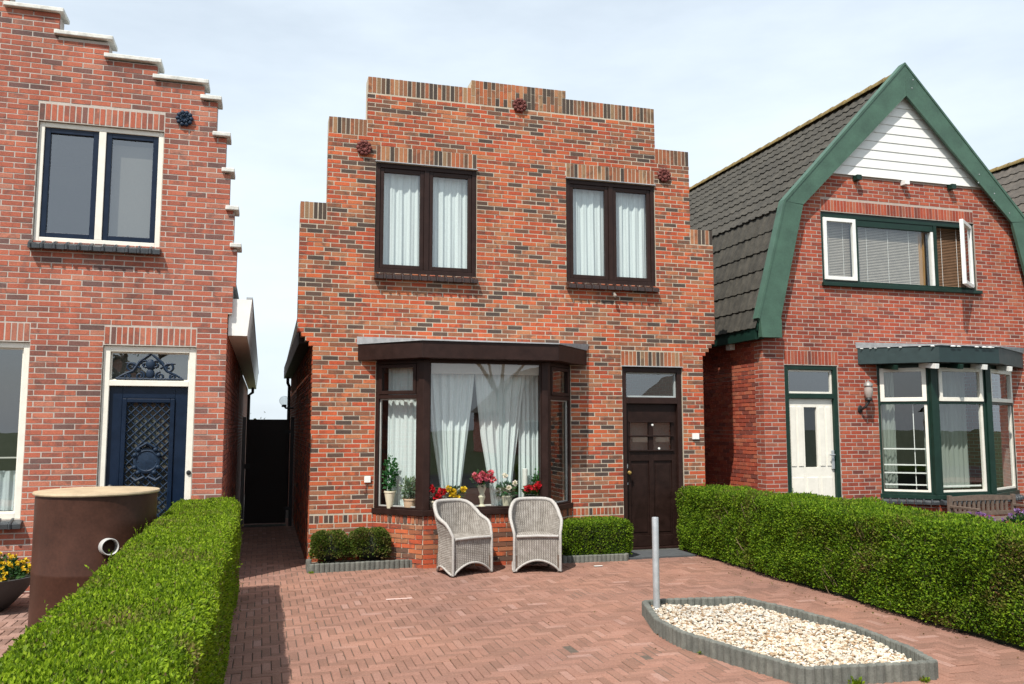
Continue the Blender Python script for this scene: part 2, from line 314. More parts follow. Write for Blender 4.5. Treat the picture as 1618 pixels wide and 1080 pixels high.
BED = [(3.44, 7.39), (3.23, 6.69), (3.22, 6.24), (3.35, 5.72), (3.53, 5.08), (4.49, 4.97), (4.60, 5.35), (4.66, 5.98), (4.58, 6.66), (4.41, 7.32), (3.62, 7.43)]
def inside(p, poly):
    c = False; n = len(poly); x, y = p
    for i in range(n):
        (x0, y0), (x1, y1) = poly[i], poly[(i+1) % n]
        if (y0 > y) != (y1 > y) and x < (x1-x0)*(y-y0)/(y1-y0)+x0: c = not c
    return c
BED_IN = [(3.95+(x-3.95)*.84, 6.2+(y-6.2)*.88) for x, y in BED]
def paver_mesh(lx, ly, m, name):
    c = .004; h = .05; a, b = lx/2, ly/2
    vs = [(-a, -b, -h), (a, -b, -h), (a, b, -h), (-a, b, -h), (-a, -b, -c), (a, -b, -c), (a, b, -c), (-a, b, -c), (-a+c, -b+c, 0), (a-c, -b+c, 0), (a-c, b-c, 0), (-a+c, b-c, 0)]
    fs = [(0, 1, 5, 4), (1, 2, 6, 5), (2, 3, 7, 6), (3, 0, 4, 7), (4, 5, 9, 8), (5, 6, 10, 9), (6, 7, 11, 10), (7, 4, 8, 11), (8, 9, 10, 11)]
    me = bpy.data.meshes.new(name); me.from_pydata(vs, [], fs); me.materials.append(m); return me, np.array(vs), np.array(fs)
def paving(name, base_rects, keep, x0, x1, y0, y1, m, hide, unit=.0672):
    mb = MB()
    for r in base_rects: mb.box(*r, -.15, -.007)
    base = structure(name, mb, SAND)
    g = .006; mh, V, F = paver_mesh(3*unit-g, unit-g, m, 'paver'); items = []
    for j in range(int((y1-y0)/unit)):
        for i in range(int((x1-x0)/unit)):
            d = (i-j) % 6
            if d == 0: cx, cy, a = x0+(i+1.5)*unit, y0+(j+.5)*unit, 0
            elif d == 5: cx, cy, a = x0+(i+.5)*unit, y0+(j+1.5)*unit, math.pi/2
            else: continue
            if keep(cx, cy): items.append((cx, cy, a + random.gauss(0, .006), random.gauss(0, .0013) + .004*math.sin(cx*1.7+cy)*math.sin(cy*1.3), random.gauss(0, .006), random.gauss(0, .004)))
    def rank(k):
        v = in_view((k[0], k[1], 0)); return 1e9 if v is None or hide(k[0], k[1], v) else v[2]
    items.sort(key=rank); VV = []; FF = []
    for n, k in enumerate(items):
        M = Matrix.Translation((k[0], k[1], k[3])) @ Matrix.Rotation(k[2], 4, 'Z') @ Matrix.Rotation(k[4], 4, 'X') @ Matrix.Rotation(k[5], 4, 'Y')
        if n < 300 and rank(k) < 1e8:
            put(bpy.data.objects.new('paver', mh), base, M)
        else:
            A = np.array(M); FF.append(F + len(VV)*len(V)); VV.append(V @ A[:3, :3].T + A[:3, 3])
    if VV:
        o = bpy.data.objects.new('paver_field', npmesh('paver_field', np.concatenate(VV), np.concatenate(FF), m)); put(o, base); tag(o, kind='stuff')
    return base
def keep_drive(x, y):
    if inside((x, y), BED_IN): return False
    if y > 11.02: return -.40 < x < .56
    if y > 10.6 and .6 < x < 1.3: return False
    if y > 10.55 and 2.0 < x < 3.5: return False
    if y > 10.5 and 3.75 < x < 4.5: return False
    return -.30 < x < 5.72
paving('driveway', [(-.42, 5.95, -1.0, 11.05), (-.42, .6, 11.05, 24)], keep_drive, -.5, 5.8, -1.0, 17, PAVE, lambda x, y, v: x < -.2 or (x < 0 and y < 6) or x > 5.5)
paving('side_path', [(-12, -.95, -1.0, 10.15)], lambda x, y: x < -.98, -4.0, -.9, 4.5, 10.1, PAVE_L, lambda x, y, v: v[0] > 60)
structure('garden_soil', MB().box(5.62, 13.5, -1.0, 11.85, -.15, -.012), SOIL)

# ------------------------------------------------------------------ brickwork
class Bricks:
    def __init__(s, house, m, visible, limit=300): s.limit = limit; s.house = house; s.m = m; s.items = []; s.visible = visible
    def one(s, O, u, n, a, b, z0, z1, full=False):
        """brick on the face with origin O, along u, outward n, from a to b and z0 to z1"""
        c = O + u*((a+b)/2); c = Vector((c.x, c.y, (z0+z1)/2)); s.items.append((c, u, n, round(b-a, 3), round(z1-z0, 3), full))
    def courses(s, O, u, n, spans, z0, z1, pitch, course, j=.0095, wild=.0, phase=0.):
        k = 0; z = z0
        while z + course*.55 < z1:
            zt = min(z+course-j, z1); zm = (z+zt)/2; off = (k % 2)*pitch/2 + phase + (random.uniform(-wild, wild))
            for a, b in spans(zm):
                x = a - ((a - off) % pitch) - pitch; row = []
                while x < b:
                    p = max(x, a); q = min(x+pitch-j, b)
                    if q-p > .004: row.append([p, q])
                    x += pitch
                if len(row) > 1 and row[0][1]-row[0][0] < .045: row[1][0] = row[0][0]; row.pop(0)
                if len(row) > 1 and row[-1][1]-row[-1][0] < .045: row[-2][1] = row[-1][1]; row.pop()
                for p, q in row: s.one(O, u, n, p, q, z, zt, abs(q-p-(pitch-j)) < .002)
            z += course; k += 1
    def soldiers(s, O, u, n, a, b, z0, z1, w=.0585, j=.0095):
        k = max(1, round((b-a)/w)); w = (b-a)/k
        for i in range(k): s.one(O, u, n, a+i*w+j/2, a+(i+1)*w-j/2, z0, z1, True)
    def flush(s):
        sc = []
        for i, it in enumerate(s.items):
            v = in_view(it[0])
            if it[5] and v and s.visible(it[0], v): sc.append((v[2]/(it[3]*it[4])**.5, i))
        sc.sort(); single = set(i for _, i in sc[:s.limit]); VV = []; FF = []; cache = {}; nb = 0
        F0 = np.array([(0, 1, 2, 3), (0, 4, 5, 1), (1, 5, 6, 2), (2, 6, 7, 3), (3, 7, 4, 0)])
        for i, (c, u, n, l, h, full) in enumerate(s.items):
            pr = max(.0014, .0028 + random.gauss(0, .0008)); a, b = l/2, h/2; dz = random.gauss(0, .0009); dx = random.gauss(0, .0012)
            if i in single:
                key = (l, h)
                if key not in cache:
                    me = bpy.data.meshes.new('brick'); me.from_pydata([(-a, 0, -b), (a, 0, -b), (a, 0, b), (-a, 0, b), (-a, .04, -b), (a, .04, -b), (a, .04, b), (-a, .04, b)], [], [tuple(f) for f in F0.tolist()]); me.materials.append(s.m); cache[key] = me
                M = Matrix(((u.x, -n.x, 0, 0), (u.y, -n.y, 0, 0), (0, 0, 1, 0), (0, 0, 0, 1)))
                P = c + n*pr + u*dx; M = Matrix.Translation((P.x, P.y, P.z+dz)) @ M @ Matrix.Rotation(random.gauss(0, .003), 4, 'Y')
                put(bpy.data.objects.new('brick', cache[key]), s.house, M)
            else:
                C = np.array(c + n*pr + u*dx); C[2] += dz; U = np.array(u); Nn = np.array(n); Zv = np.array((0, 0, 1.)) + U*random.gauss(0, .003)
                V = np.array([C-U*a-Zv*b, C+U*a-Zv*b, C+U*a+Zv*b, C-U*a+Zv*b]); VV.append(np.concatenate([V, V-Nn*.04])); FF.append(F0+nb*8); nb += 1
        if VV:
            o = bpy.data.objects.new('brickwork', npmesh('brickwork', np.concatenate(VV), np.concatenate(FF), s.m)); put(o, s.house); tag(o, kind='stuff')
def cut(spans, holes, z):
    for x0, x1, z0, z1 in holes:
        if z0 <= z <= z1:
            out = []
            for a, b in spans:
                if x1 <= a or x0 >= b: out.append((a, b)); continue
                if x0 > a: out.append((a, x0))
                if x1 < b: out.append((x1, b))
            spans = out
    return spans
def wall_sheet(mb, outer, holes, th):
    """outer, holes in local x,z; front at y=0, back at y=th, with reveals"""
    loops = [outer] + [[(x0, z0), (x1, z0), (x1, z1), (x0, z1)] for x0, x1, z0, z1 in holes]
    tri = geometry.tessellate_polygon([[Vector((p[0], p[1], 0)) for p in l] for l in loops]); P = [p for l in loops for p in l]; n = len(P)
    vs = [(p[0], 0, p[1]) for p in P] + [(p[0], th, p[1]) for p in P]; fs = [tuple(t) for t in tri] + [tuple(n+i for i in reversed(t)) for t in tri]
    b = 0
    for l in loops:
        k = len(l); fs += [(b+i, b+(i+1) % k, n+b+(i+1) % k, n+b+i) for i in range(k)]; b += k
    return mb.add(vs, fs)
X3 = Vector((1, 0, 0)); Y3 = Vector((0, 1, 0)); NF = Vector((0, -1, 0))
def facet(p, q):
    """local frame on a wall from p to q (plan): x along, y inwards, z up"""
    u = Vector((q[0]-p[0], q[1]-p[1], 0)); l = u.length; u.normalize(); n = Vector((-u.y, u.x, 0))
    return Matrix(((u.x, n.x, 0, p[0]), (u.y, n.y, 0, p[1]), (0, 0, 1, 0), (0, 0, 0, 1))), l, u, -n
def pane(parent, M, x0, x1, z0, z1, y, m=None, th=.006):
    return MB(M).add([(x0, y, z0), (x1, y, z0), (x1, y, z1), (x0, y, z1)], [(0, 1, 2, 3)]).build('pane', m or GLASS, parent)
def sill_tiles(parent, M, x0, x1, z, m, w=.118, d=.09, h=.085, name='sill_tile'):
    k = round((x1-x0)/w); w = (x1-x0)/k
    for i in range(k):
        a = x0+i*w; b = a+w-.003; mb = MB(M)
        pr = [(.02, z), (-d+.03, z-.02), (-d, z-.04), (-d, z-h), (.02, z-h)]
        vs = [(a, *p) for p in pr] + [(b, *p) for p in pr]; n = 5
        mb.add(vs, [tuple(range(n)), tuple(range(2*n-1, n-1, -1))] + [(i_, n+i_, n+(i_+1) % n, (i_+1) % n) for i_ in range(n)])
        mb.tube([(a+.018, .02, z+.002), (a+.018, -d+.03, z-.017), (a+.018, -d-.004, z-.042), (a+.018, -d-.003, z-h)], .017, 8)
        mb.build(name, m, parent, smooth=True)
def curtain(name, M, left, right, z0, z1, y, folds, amp, m, label, group=None, nx=90, nz=26, seed=0):
    rr = random.Random(seed); ph = [rr.uniform(0, 6.28) for _ in range(4)]; V = []; F = []
    for k in range(nz+1):
        z = z0+(z1-z0)*k/nz; a, b = left(z), right(z)
        for i in range(nx+1):
            s = i/nx; t = (z-z0)/(z1-z0)
            yy = amp*(math.sin(s*folds*6.283+ph[0]+.5*math.sin(t*3+ph[1])) + .45*math.sin(s*folds*2.3*6.283+ph[2]) + .5*math.sin(s*folds*.43*6.283+ph[3]+t*1.2))
            p = M @ Vector((a+(b-a)*s, y+yy, z)); V.append(p)
    for k in range(nz):
        for i in range(nx): F.append((k*(nx+1)+i, k*(nx+1)+i+1, (k+1)*(nx+1)+i+1, (k+1)*(nx+1)+i))
    c = thing_mesh(name, V, F, m, label, 'curtain', group); return c
def thing_mesh(name, V, F, m, label, cat, group=None, smooth=True):
    me = bpy.data.meshes.new(name); me.from_pydata([tuple(v) for v in V], [], F); me.materials.append(m)
    if smooth: me.polygons.foreach_set('use_smooth', [True]*len(me.polygons))
    o = bpy.data.objects.new(name, me); put(o); return tag(o, label, cat, group)
const = lambda c: (lambda z: c)
def rosette(house, c, r, m, label=None):
    mb = MB(Matrix.Translation(c)); mb.lathe([(r*.55, 0), (r*.55, .03), (r*.3, .045), (r*.16, .03), (0.001, .028)], (0, 0, 0), 20, 'y')
    for k in range(10):
        a = k*.6283; mb.ball((math.cos(a)*r*.74, -.022, math.sin(a)*r*.74), r*.27, 8, 6, (1, .8, 1)); mb.ball((math.cos(a+.3)*r*.42, -.04, math.sin(a+.3)*r*.42), r*.13, 6, 4)
    return mb.build('wall_anchor', m, house, smooth=True, label=label)

# ------------------------------------------------------------------ middle house: stepped brick gable
HC = thing('brick_house', (3.34, 11, 0), 'detached orange red brick house with stepped gable and brown bay window in the middle', 'house')
MC = Matrix.Translation((0, 11, 0)); OC = Vector((0, 11, 0))
C_WL = (1.34, 2.715, 3.74, 5.22); C_WR = (4.01, 5.38, 3.74, 5.22); C_DO = (4.83, 5.765, .02, 2.575); C_BAY = (1.42, 4.02, .64, 2.60)
cb = [(2.76, 0), (2.82, .05), (2.88, .10), (2.94, .15), (3.0, .20)]
def c_span(z):
    if z < 2.76: return [(.58, 6.10)]
    if z < 3.0: k = .05*(1+int((z-2.76)/.06)); return [(.58-k, 6.10+k)]
    if z < 4.62: return [(.38, 6.31)]
    if z < 5.785: return [(.715, 5.942)]
    if z < 6.385: return [(1.215, 5.395)]
    return [(2.63, 4.015)]
e = .004
outer = [(.58+e, -.1), (6.10-e, -.1), (6.10-e, 2.76)]
for k in range(4): outer += [(6.15+.05*k-e, 2.76+.06*k), (6.15+.05*k-e, 2.82+.06*k)]
outer += [(6.31-e, 3.0), (6.31-e, 4.62-e), (5.942-e, 4.62-e), (5.942-e, 5.785-e), (5.395-e, 5.785-e), (5.395-e, 6.385-e), (4.015-e, 6.385-e), (4.015-e, 6.5-e), (2.63+e, 6.5-e), (2.63+e, 6.385-e), (1.215+e, 6.385-e), (1.215+e, 5.785-e), (.715+e, 5.785-e), (.715+e, 4.62-e), (.38+e, 4.62-e), (.38+e, 3.0)]
for k in range(3, -1, -1): outer += [(.53-.05*k+e, 2.82+.06*k), (.53-.05*k+e, 2.76+.06*k)]
outer += [(.58+e, 2.76)]
o_ = []
for p in outer:
    if not o_ or (abs(p[0]-o_[-1][0]) + abs(p[1]-o_[-1][1])) > 1e-4: o_.append(p)
outer = o_
wall_sheet(MB(MC), outer, [C_WL, C_WR, C_DO, C_BAY], .24).build('wall', MO_C, HC)
BC = Bricks(HC, BR_C, lambda c, v: not (v[0] < 1010 and c.z < .75) and not (c.x > 5.6 and c.z < 1.05), 250); BC2 = Bricks(HC, BR_C2, lambda c, v: True, 50)
sol = [(.38, .715, 4.40, 4.62), (5.942, 6.31, 4.40, 4.62), (.715, 1.215, 5.565, 5.785), (5.395, 5.942, 5.565, 5.785), (1.215, 2.63, 6.165, 6.385), (4.015, 5.395, 6.165, 6.385)]
sol2 = [(1.345, 2.71, 5.235, 5.445), (4.015, 5.375, 5.235, 5.445), (4.815, 5.78, 2.59, 2.795)]
rl = [(.58, 1.36, .53, .625), (4.08, 4.825, .53, .625)]
ex = [C_WL, C_WR, C_DO, (1.38, 4.06, -1, 2.6)] + sol + sol2 + rl + [(2.63, 4.015, 6.165, 6.5)]
ex = [(a-.004, b+.004, c-.012, d+.012) for a, b, c, d in ex]
BC.courses(OC, X3, NF, lambda z: cut(c_span(z), ex, z), .0, 6.5, .2065, .0586, .0122, .02, .07)
for a, b, z0, z1 in sol + sol2: BC2.soldiers(OC, X3, NF, a, b, z0+.002, z1-.004, .0585, .0115)
for a, b, z0, z1 in rl: BC.soldiers(OC, X3, NF, a, b, z0+.002, z1-.004, .0585, .0125)
k = 24; wdt = 1.385/k
for i in range(k):
    a = 2.63+i*wdt+.004; b = 2.63+(i+1)*wdt-.004
    if i % 2: BC2.one(OC, X3, NF, a, b, 6.167, 6.385, True); BC2.one(OC, X3, NF, a, b, 6.395, 6.497)
    else: BC2.one(OC, X3, NF, a, b, 6.167, 6.27); BC2.one(OC, X3, NF, a, b, 6.28, 6.497, True)
# tops of the steps: brick ends seen on edge
# bay base
A_, B_, C_, D_ = (1.37, 11.0), (1.92, 10.47), (3.54, 10.47), (4.07, 11.0)
MB().slab([(A_[0]+.01, 11.0), (B_[0]+.005, B_[1]+.008), (C_[0]-.005, C_[1]+.008), (D_[0]-.01, 11.0)], -.05, .632).build('bay_base', MO_C, HC)
for p, q in ((A_, B_), (B_, C_), (C_, D_)):
    M, l, u, n = facet(p, q); O = Vector((p[0], p[1], 0))
    BC.courses(O, u, n, lambda z: [(.004, l-.004)], 0, .53, .2065, .0586, .0122, .0, .04); BC.soldiers(O, u, n, .004, l-.004, .535, .628, .0585, .0125)
# flank walls, floors and roof shell
uS = Vector((0, 1, 0)); BC.courses(Vector((.58, 0, 0)), Vector((0, -1, 0)), Vector((-1, 0, 0)), lambda z: [(-16.2, -11.005)], 0, 2.8, .2065, .0586, .0122)
mb = MB(); mb.box(.584, .80, 11.24, 20, -.1, 2.95); mb.box(5.90, 6.096, 11.24, 20, -.1, 2.95); mb.box(.80, 5.90, 19.8, 20, -.1, 2.95)
mb.build('side_wall', WT_C, HC)
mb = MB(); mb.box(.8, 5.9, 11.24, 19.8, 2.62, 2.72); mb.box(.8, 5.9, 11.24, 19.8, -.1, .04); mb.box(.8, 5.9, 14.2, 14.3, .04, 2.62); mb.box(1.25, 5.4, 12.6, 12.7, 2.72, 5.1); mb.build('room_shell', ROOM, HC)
prof = [(.42, 2.98), (.70, 4.3), (1.3, 5.4), (3.34, 5.95), (5.38, 5.4), (5.97, 4.3), (6.27, 2.98)]
mb = MB(); n = len(prof); mb.add([(x, 11.242, z) for x, z in prof] + [(x, 20, z) for x, z in prof] + [(x, 11.242, z-.08) for x, z in prof] + [(x, 20, z-.08) for x, z in prof], [(i, i+1, n+i+1, n+i) for i in range(n-1)] + [(2*n+i, 3*n+i, 3*n+i+1, 2*n+i+1) for i in range(n-1)] + [tuple(n+i for i in range(n-1, -1, -1))]); mb.build('roof', TILE, HC)
MB().box(.415, .578, 11.245, 19.5, 2.80, 3.05).build('eave_board', BROWN_D, HC); MB().box(6.102, 6.27, 11.245, 19.5, 2.80, 3.05).build('eave_board', BROWN_D, HC)
MB().tube([(.50, 19.4, 2.8), (.50, 19.4, 2.7), (.535, 19.4, 2.62), (.535, 19.4, .0)], .035, 10).build('downpipe', BLACK, HC, smooth=True)
# upper windows
def upper_window(x0, x1, z0, z1, side):
    f = MB(MC).frame(x0+.004, x1-.004, z0, z1-.002, .012, .10, .058, .06, .06); xm = (x0+x1)/2; f.box(xm-.034, xm+.034, .012, .10, z0+.06, z1-.062)
    w_ = f.build('window', BROWN, HC, bevel=.004)
    for s, (a, b) in enumerate(((x0+.064, xm-.036), (xm+.036, x1-.064))):
        MB(MC).frame(a, b, z0+.062, z1-.064, .024, .085, .052, .056, .056).build('sash', BROWN, w_, bevel=.005)
        pane(w_, MC, a+.05, b-.05, z0+.116, z1-.118, .05, GLASS)
        curtain('curtain', MC, const(a+.0), const(b-.0), z0+.08, z1-.07, .135, 5, .012, CURTAIN, f"white pleated curtain behind the {('left', 'right')[s]} pane of the {side} upper brown window", 'pleated curtains upstairs in the middle house', 70, 6, int(x0*10)+s)
    MB(MC).box(x0-.01, x1+.01, -.035, .02, z1+.003, z1+.014).build('head_flashing', LEAD, w_)
    sill_tiles(w_, MC, x0-.005, x1+.01, z0-.006, GLAZE)
upper_window(*C_WL, 'left'); upper_window(*C_WR, 'right')
# front door
x0, x1, z0, z1 = C_DO
D0 = MB(MC).frame(x0+.004, x1-.004, .03, z1-.004, .02, .14, .066, .03, .07).box(x0+.07, x1-.07, .015, .14, 2.055, 2.145).build('door', BROWN, HC, bevel=.004)
MB(MC).box(x0-.005, x1+.005, -.03, .02, z1+.0, z1+.012).build('head_flashing', LEAD, D0)
MB(MC).frame(x0+.072, x1-.072, 2.147, z1-.076, .07, .11, .022).build('transom_frame', paint('grey transom bead', (.38, .42, .42), .5), D0); pane(D0, MC, x0+.09, x1-.09, 2.165, z1-.095, .088, GLASS_SKY)
lf = MB(MC); a, b = x0+.072, x1-.072; lf.frame(a, b, .065, 2.053, .075, .12, .075, .15, .26); xm = (a+b)/2
lf.box(xm-.035, xm+.035, .075, .12, .215, 1.793); lf.box(a+.075, xm-.035, .076, .119, 1.25, 1.40); lf.box(xm+.035, b-.075, .076, .119, 1.25, 1.40)
lf.box(a+.075, xm-.035, .095, .112, .215, 1.25); lf.box(xm+.035, b-.075, .095, .112, .215, 1.25); lf.box(a+.11, xm-.07, .086, .095, .26, 1.2); lf.box(xm+.07, b-.11, .086, .095, .26, 1.2)
lf.box(a+.075, xm-.035, .08, .115, 1.585, 1.60); lf.box(xm+.035, b-.075, .08, .115, 1.585, 1.60)
leaf = lf.build('door_leaf', BROWN_D, D0, bevel=.003)
for zz in (1.80, 1.60, 1.395): MB(MC).box(a+.05, b-.05, .05, .0745, zz-.012, zz+.008).build('glazing_ledge', BROWN_D, leaf, bevel=.003)
for zz in (1.402, 1.602):
    pane(leaf, MC, a+.075, xm-.035, zz, zz+.184, .098, GLASS); pane(leaf, MC, xm+.035, b-.075, zz, zz+.184, .098, GLASS)
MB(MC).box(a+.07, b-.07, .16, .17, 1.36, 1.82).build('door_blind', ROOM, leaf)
GOLD = paint('brass', (.6, .40, .13), .3, .1, 0, .9)
MB(MC).lathe([(.012, 0), (.012, .04), (.026, .05), (.03, .065), (.02, .08), (.001, .083)], (a+.03, .075, 1.09), 14, 'y').build('door_knob', GOLD, leaf, smooth=True)
MB(MC).box(a+.005, a+.028, .066, .075, 1.15, 1.21).build('escutcheon', WHITE, leaf); MB(MC).box(a+.01, a+.03, .066, .075, .92, .95).build('keyhole_plate', ZINC, leaf)
MB(MC).lathe([(.018, 0), (.016, .012), (.001, .016)], (xm+.02, .075, 1.755), 10, 'y').build('door_viewer', WHITE, leaf, smooth=True); MB(MC).lathe([(.017, 0), (.015, .012), (.001, .016)], (xm+.13, .096, 1.42), 10, 'y').build('lock_cylinder', WHITE, leaf, smooth=True)
MB(MC).box(x0+.004, x1-.004, .0, .10, .005, .028).build('threshold', CONC, D0)
# bay window
BAY = MB().slab([(A_[0]+.02, 10.998), (B_[0]+.02, B_[1]+.012), (C_[0]-.02, C_[1]+.012), (D_[0]-.02, 10.998)], 2.562, 2.574).build('bay_window', BROWN, HC)
for (px, py) in (B_, C_):
    s_ = 1 if px > 3 else -1
    MB().slab([(px - s_*.075, py-.004), (px + s_*.006, py-.004), (px + s_*.062, py+.05), (px + s_*.0, py+.105), (px - s_*.075, py+.07)] if s_ > 0 else [(px - s_*.075, py-.004), (px - s_*.075, py+.07), (px, py+.105), (px + s_*.062, py+.05), (px + s_*.006, py-.004)], .705, 2.56).build('corner_post', BROWN, BAY, bevel=.004)
MB().slab([(A_[0]-.02, 11.0), (B_[0]-.018, B_[1]-.03), (C_[0]+.018, C_[1]-.03), (D_[0]+.02, 11.0), (D_[0]-.1, 11.0), (C_[0]-.04, C_[1]+.09), (B_[0]+.04, B_[1]+.09), (A_[0]+.1, 11.0)], .634, .703).build('bay_sill', BROWN, BAY, bevel=.006)
MB().slab([(A_[0]+.11, 11.1), (B_[0]+.04, B_[1]+.10), (C_[0]-.04, C_[1]+.10), (D_[0]-.11, 11.1)], .66, .70).build('inner_sill', WHITE, BAY)
for nm, p, q in (('left', A_, B_), ('right', C_, D_)):
    M, l, u, n = facet(p, q); s0, s1 = (.005, l-.07) if nm == 'left' else (.07, l-.005)
    fr = MB(M).frame(s0, s1, .705, 2.56, .01, .085, .055, .02, .035); fr.box(s0+.055, s1-.055, .008, .085, 2.085, 2.135)
    fo = fr.build('side_light', BROWN, BAY, bevel=.003)
    MB(M).frame(s0+.06, s1-.06, 2.14, 2.52, .0, .06, .045).build('sash', BROWN, fo, bevel=.003); pane(fo, M, s0+.10, s1-.10, 2.18, 2.48, .03)
    MB(M).frame(s0+.057, s1-.057, .727, 2.083, .04, .065, .014).build('bead', paint('pale bead', (.4, .4, .38), .5), fo); pane(fo, M, s0+.065, s1-.065, .735, 2.075, .05)
M, l, u, n = facet(B_, C_)
fo = MB(M).frame(.076, l-.076, .705, 2.56, .012, .085, .012, .02, .03).build('front_light', BROWN, BAY, bevel=.002); pane(fo, M, .086, l-.086, .722, 2.532, .05)
F4 = [(1.145, 10.998), (1.855, 10.27), (3.63, 10.27), (4.30, 10.998)]
can = MB().slab(F4, 2.575, 2.783).build('bay_canopy', BROWN, BAY, bevel=.004)
F5 = [(1.13, 11.0), (1.845, 10.25), (3.64, 10.25), (4.315, 11.0)]
mb = MB(); mb.add([(x, y, 2.786) for x, y in F5] + [(x, y, 2.800) for x, y in F5[1:3]] + [(1.13, 10.99, 2.885), (4.33, 10.99, 2.875)], [(0, 1, 4, 6), (1, 2, 5, 4), (2, 3, 7, 5), (6, 4, 5, 7), (0, 3, 2, 1)]); mb.build('lead_roof', LEAD, can)
# curtains and blind of the bay
MI = Matrix.Translation((0, 10.64, 0))
def pw(pts):
    zs = [p[0] for p in pts]; xs = [p[1] for p in pts]; return lambda z: float(np.interp(z, zs, xs))
gC = None
curtain('curtain', MI, pw([(.72, 2.21), (.93, 2.185), (1.6, 2.075), (2.1, 2.02), (2.45, 1.99)]), pw([(.72, 2.42), (.93, 2.443), (1.6, 2.53), (2.1, 2.59), (2.45, 2.625)]), .72, 2.50, .05, 5, .019, CURTAIN, 'white swept curtain left of the dark gap in the bay window', None, 110, 30, 3)
curtain('curtain', MI, pw([(.72, 2.86), (.93, 2.836), (1.6, 2.715), (2.1, 2.66), (2.45, 2.63)]), pw([(.72, 3.10), (.93, 3.125), (1.6, 3.21), (2.1, 3.27), (2.45, 3.32)]), .72, 2.50, .06, 5, .019, CURTAIN, 'white swept curtain right of the dark gap in the bay window', None, 110, 30, 4)
curtain('curtain', MI, const(3.23), const(3.50), .72, 2.50, .12, 4, .02, CURTAIN, 'straight white curtain at the right end of the bay front', None, 70, 8, 5)
M, l, u, n = facet(A_, B_)
curtain('curtain', M, const(.10), const(.66), .72, 2.50, .17, 6, .016, CURTAIN, 'straight white curtain behind the left side pane of the bay', None, 90, 8, 6)
tag(MB(MI).box(2.0, 3.46, -.065, -.052, 2.40, 2.535).build('roller_blind', BEIGE), 'rolled down beige blind strip across the top of the bay front', 'blind')
# small fittings
rosette(HC, (1.177, 10.994, 5.39), .105, RUST); rosette(HC, (3.323, 10.994, 6.205), .105, RUST); rosette(HC, (5.526, 10.994, 5.39), .105, RUST)
MB(MC).box(1.255, 1.335, -.035, -.004, 1.02, 1.10).build('doorbell_box', WHITE, HC, bevel=.006); MB(MC).box(5.90, 6.005, -.03, -.004, 1.55, 1.635).build('number_plate', WHITE, HC, bevel=.004)
MB(MC).tube([(4.70, .0, 3.60), (4.70, -.06, 3.60), (4.70, -.09, 3.57)], .018, 8).ball((4.70, -.09, 3.56), .028, 10, 6).build('sensor', paint('sensor grey', (.22, .19, .16), .5), HC, smooth=True)
mb = MB(); mb.tube([(1.30, 10.985, 1.0), (1.27, 10.985, .95), (1.29, 10.985, .90), (1.25, 10.985, .90)], .006, 6); mb.build('bell_wire', RUST, HC)
BC.flush(); BC2.flush()

# ------------------------------------------------------------------ left house: white capped stepped gable
BEFORE_L = set(q.name for q in bpy.data.objects)
HL = thing('brick_house', (-3.3, 9.9, 0), 'pink red brick house at the left with white capped steps and dark blue door', 'house')
ML = Matrix.Translation((0, 9.9, 0)); OL = Vector((0, 9.9, 0))
# right-hand outline of the gable: (edge x, top z of step)
ST = [(-.335, 3.715), (-.375, 4.14), (-.435, 4.575), (-.49, 4.985), (-.60, 5.40), (-.745, 5.58), (-1.25, 5.76), (-1.755, 5.96), (-2.26, 6.21), (-2.76, 6.45), (-3.05, 6.65)]
XM = -3.3
def l_edge(z):
    if z < 2.98: return -.413
    if z < 3.3: return -.365
    for x, zt in ST:
        if z < zt: return x
    return XM+.2
L_W = (-2.405, -1.15, 3.69, 5.007); L_D = (-1.667, -.727, .03, 2.60); L_B = (-4.2, -2.368, .785, 2.61)
out = [(-.413-e, -.1), (-.413-e, 2.98), (-.365-e, 2.98), (-.365-e, 3.3), (ST[0][0]-e, 3.3)]
for i, (x, zt) in enumerate(ST):
    out.append((x-e, zt)); out.append(((ST[i+1][0] if i+1 < len(ST) else XM)-e, zt))
out = out[:-1]; right = out; left = [(2*XM-x, z) for x, z in reversed(out)]
outer = left + right                                     # counter order is fine for tessellation
wall_sheet(MB(ML), outer, [L_W, L_D, L_B], .24).build('wall', MO_L, HL)
BL = Bricks(HL, BR_L, lambda c, v: c.z > 1.35 or (c.z > .95 and c.x > -.7) or (c.z > .5 and c.x < -2.05))
sL = [(-2.41, -1.15, 5.02, 5.20), (-1.66, -.73, 2.615, 2.80), (-4.2, -2.375, 2.625, 2.81)]
exL = [(a-.005, b+.005, c-.013, d+.012) for a, b, c, d in [L_W, L_D, L_B] + sL]
BL.courses(OL, X3, NF, lambda z: cut([(2*XM-l_edge(z), l_edge(z))], exL, z), .0, 6.6, .203, .0588, .0122, .0, .03)
for a, b, z0_, z1_ in sL: BL.soldiers(OL, X3, NF, a, b, z0_, z1_-.004, .0595, .014)
BL.courses(Vector((-.413, 0, 0)), Vector((0, 1, 0)), Vector((1, 0, 0)), lambda z: [(9.905, 15.4)], 0, 2.75, .203, .0588, .0122)
BL.flush()
mb = MB(); mb.box(-.63, -.417, 10.14, 24, -.1, 2.75); mb.box(-6.18, -5.97, 10.14, 24, -.1, 2.75); mb.box(-5.97, -.63, 23.8, 24, -.1, 2.75); mb.build('side_wall', WT_C, HL)
mb = MB(); mb.box(-5.97, -.63, 10.14, 23.8, 2.66, 2.75); mb.box(-5.97, -.63, 10.14, 23.8, -.1, .04); mb.box(-5.97, -.63, 12.4, 12.5, .04, 2.66); mb.box(-5.7, -.9, 11.6, 11.7, 2.75, 5.0); mb.build('room_shell', ROOM, HL)
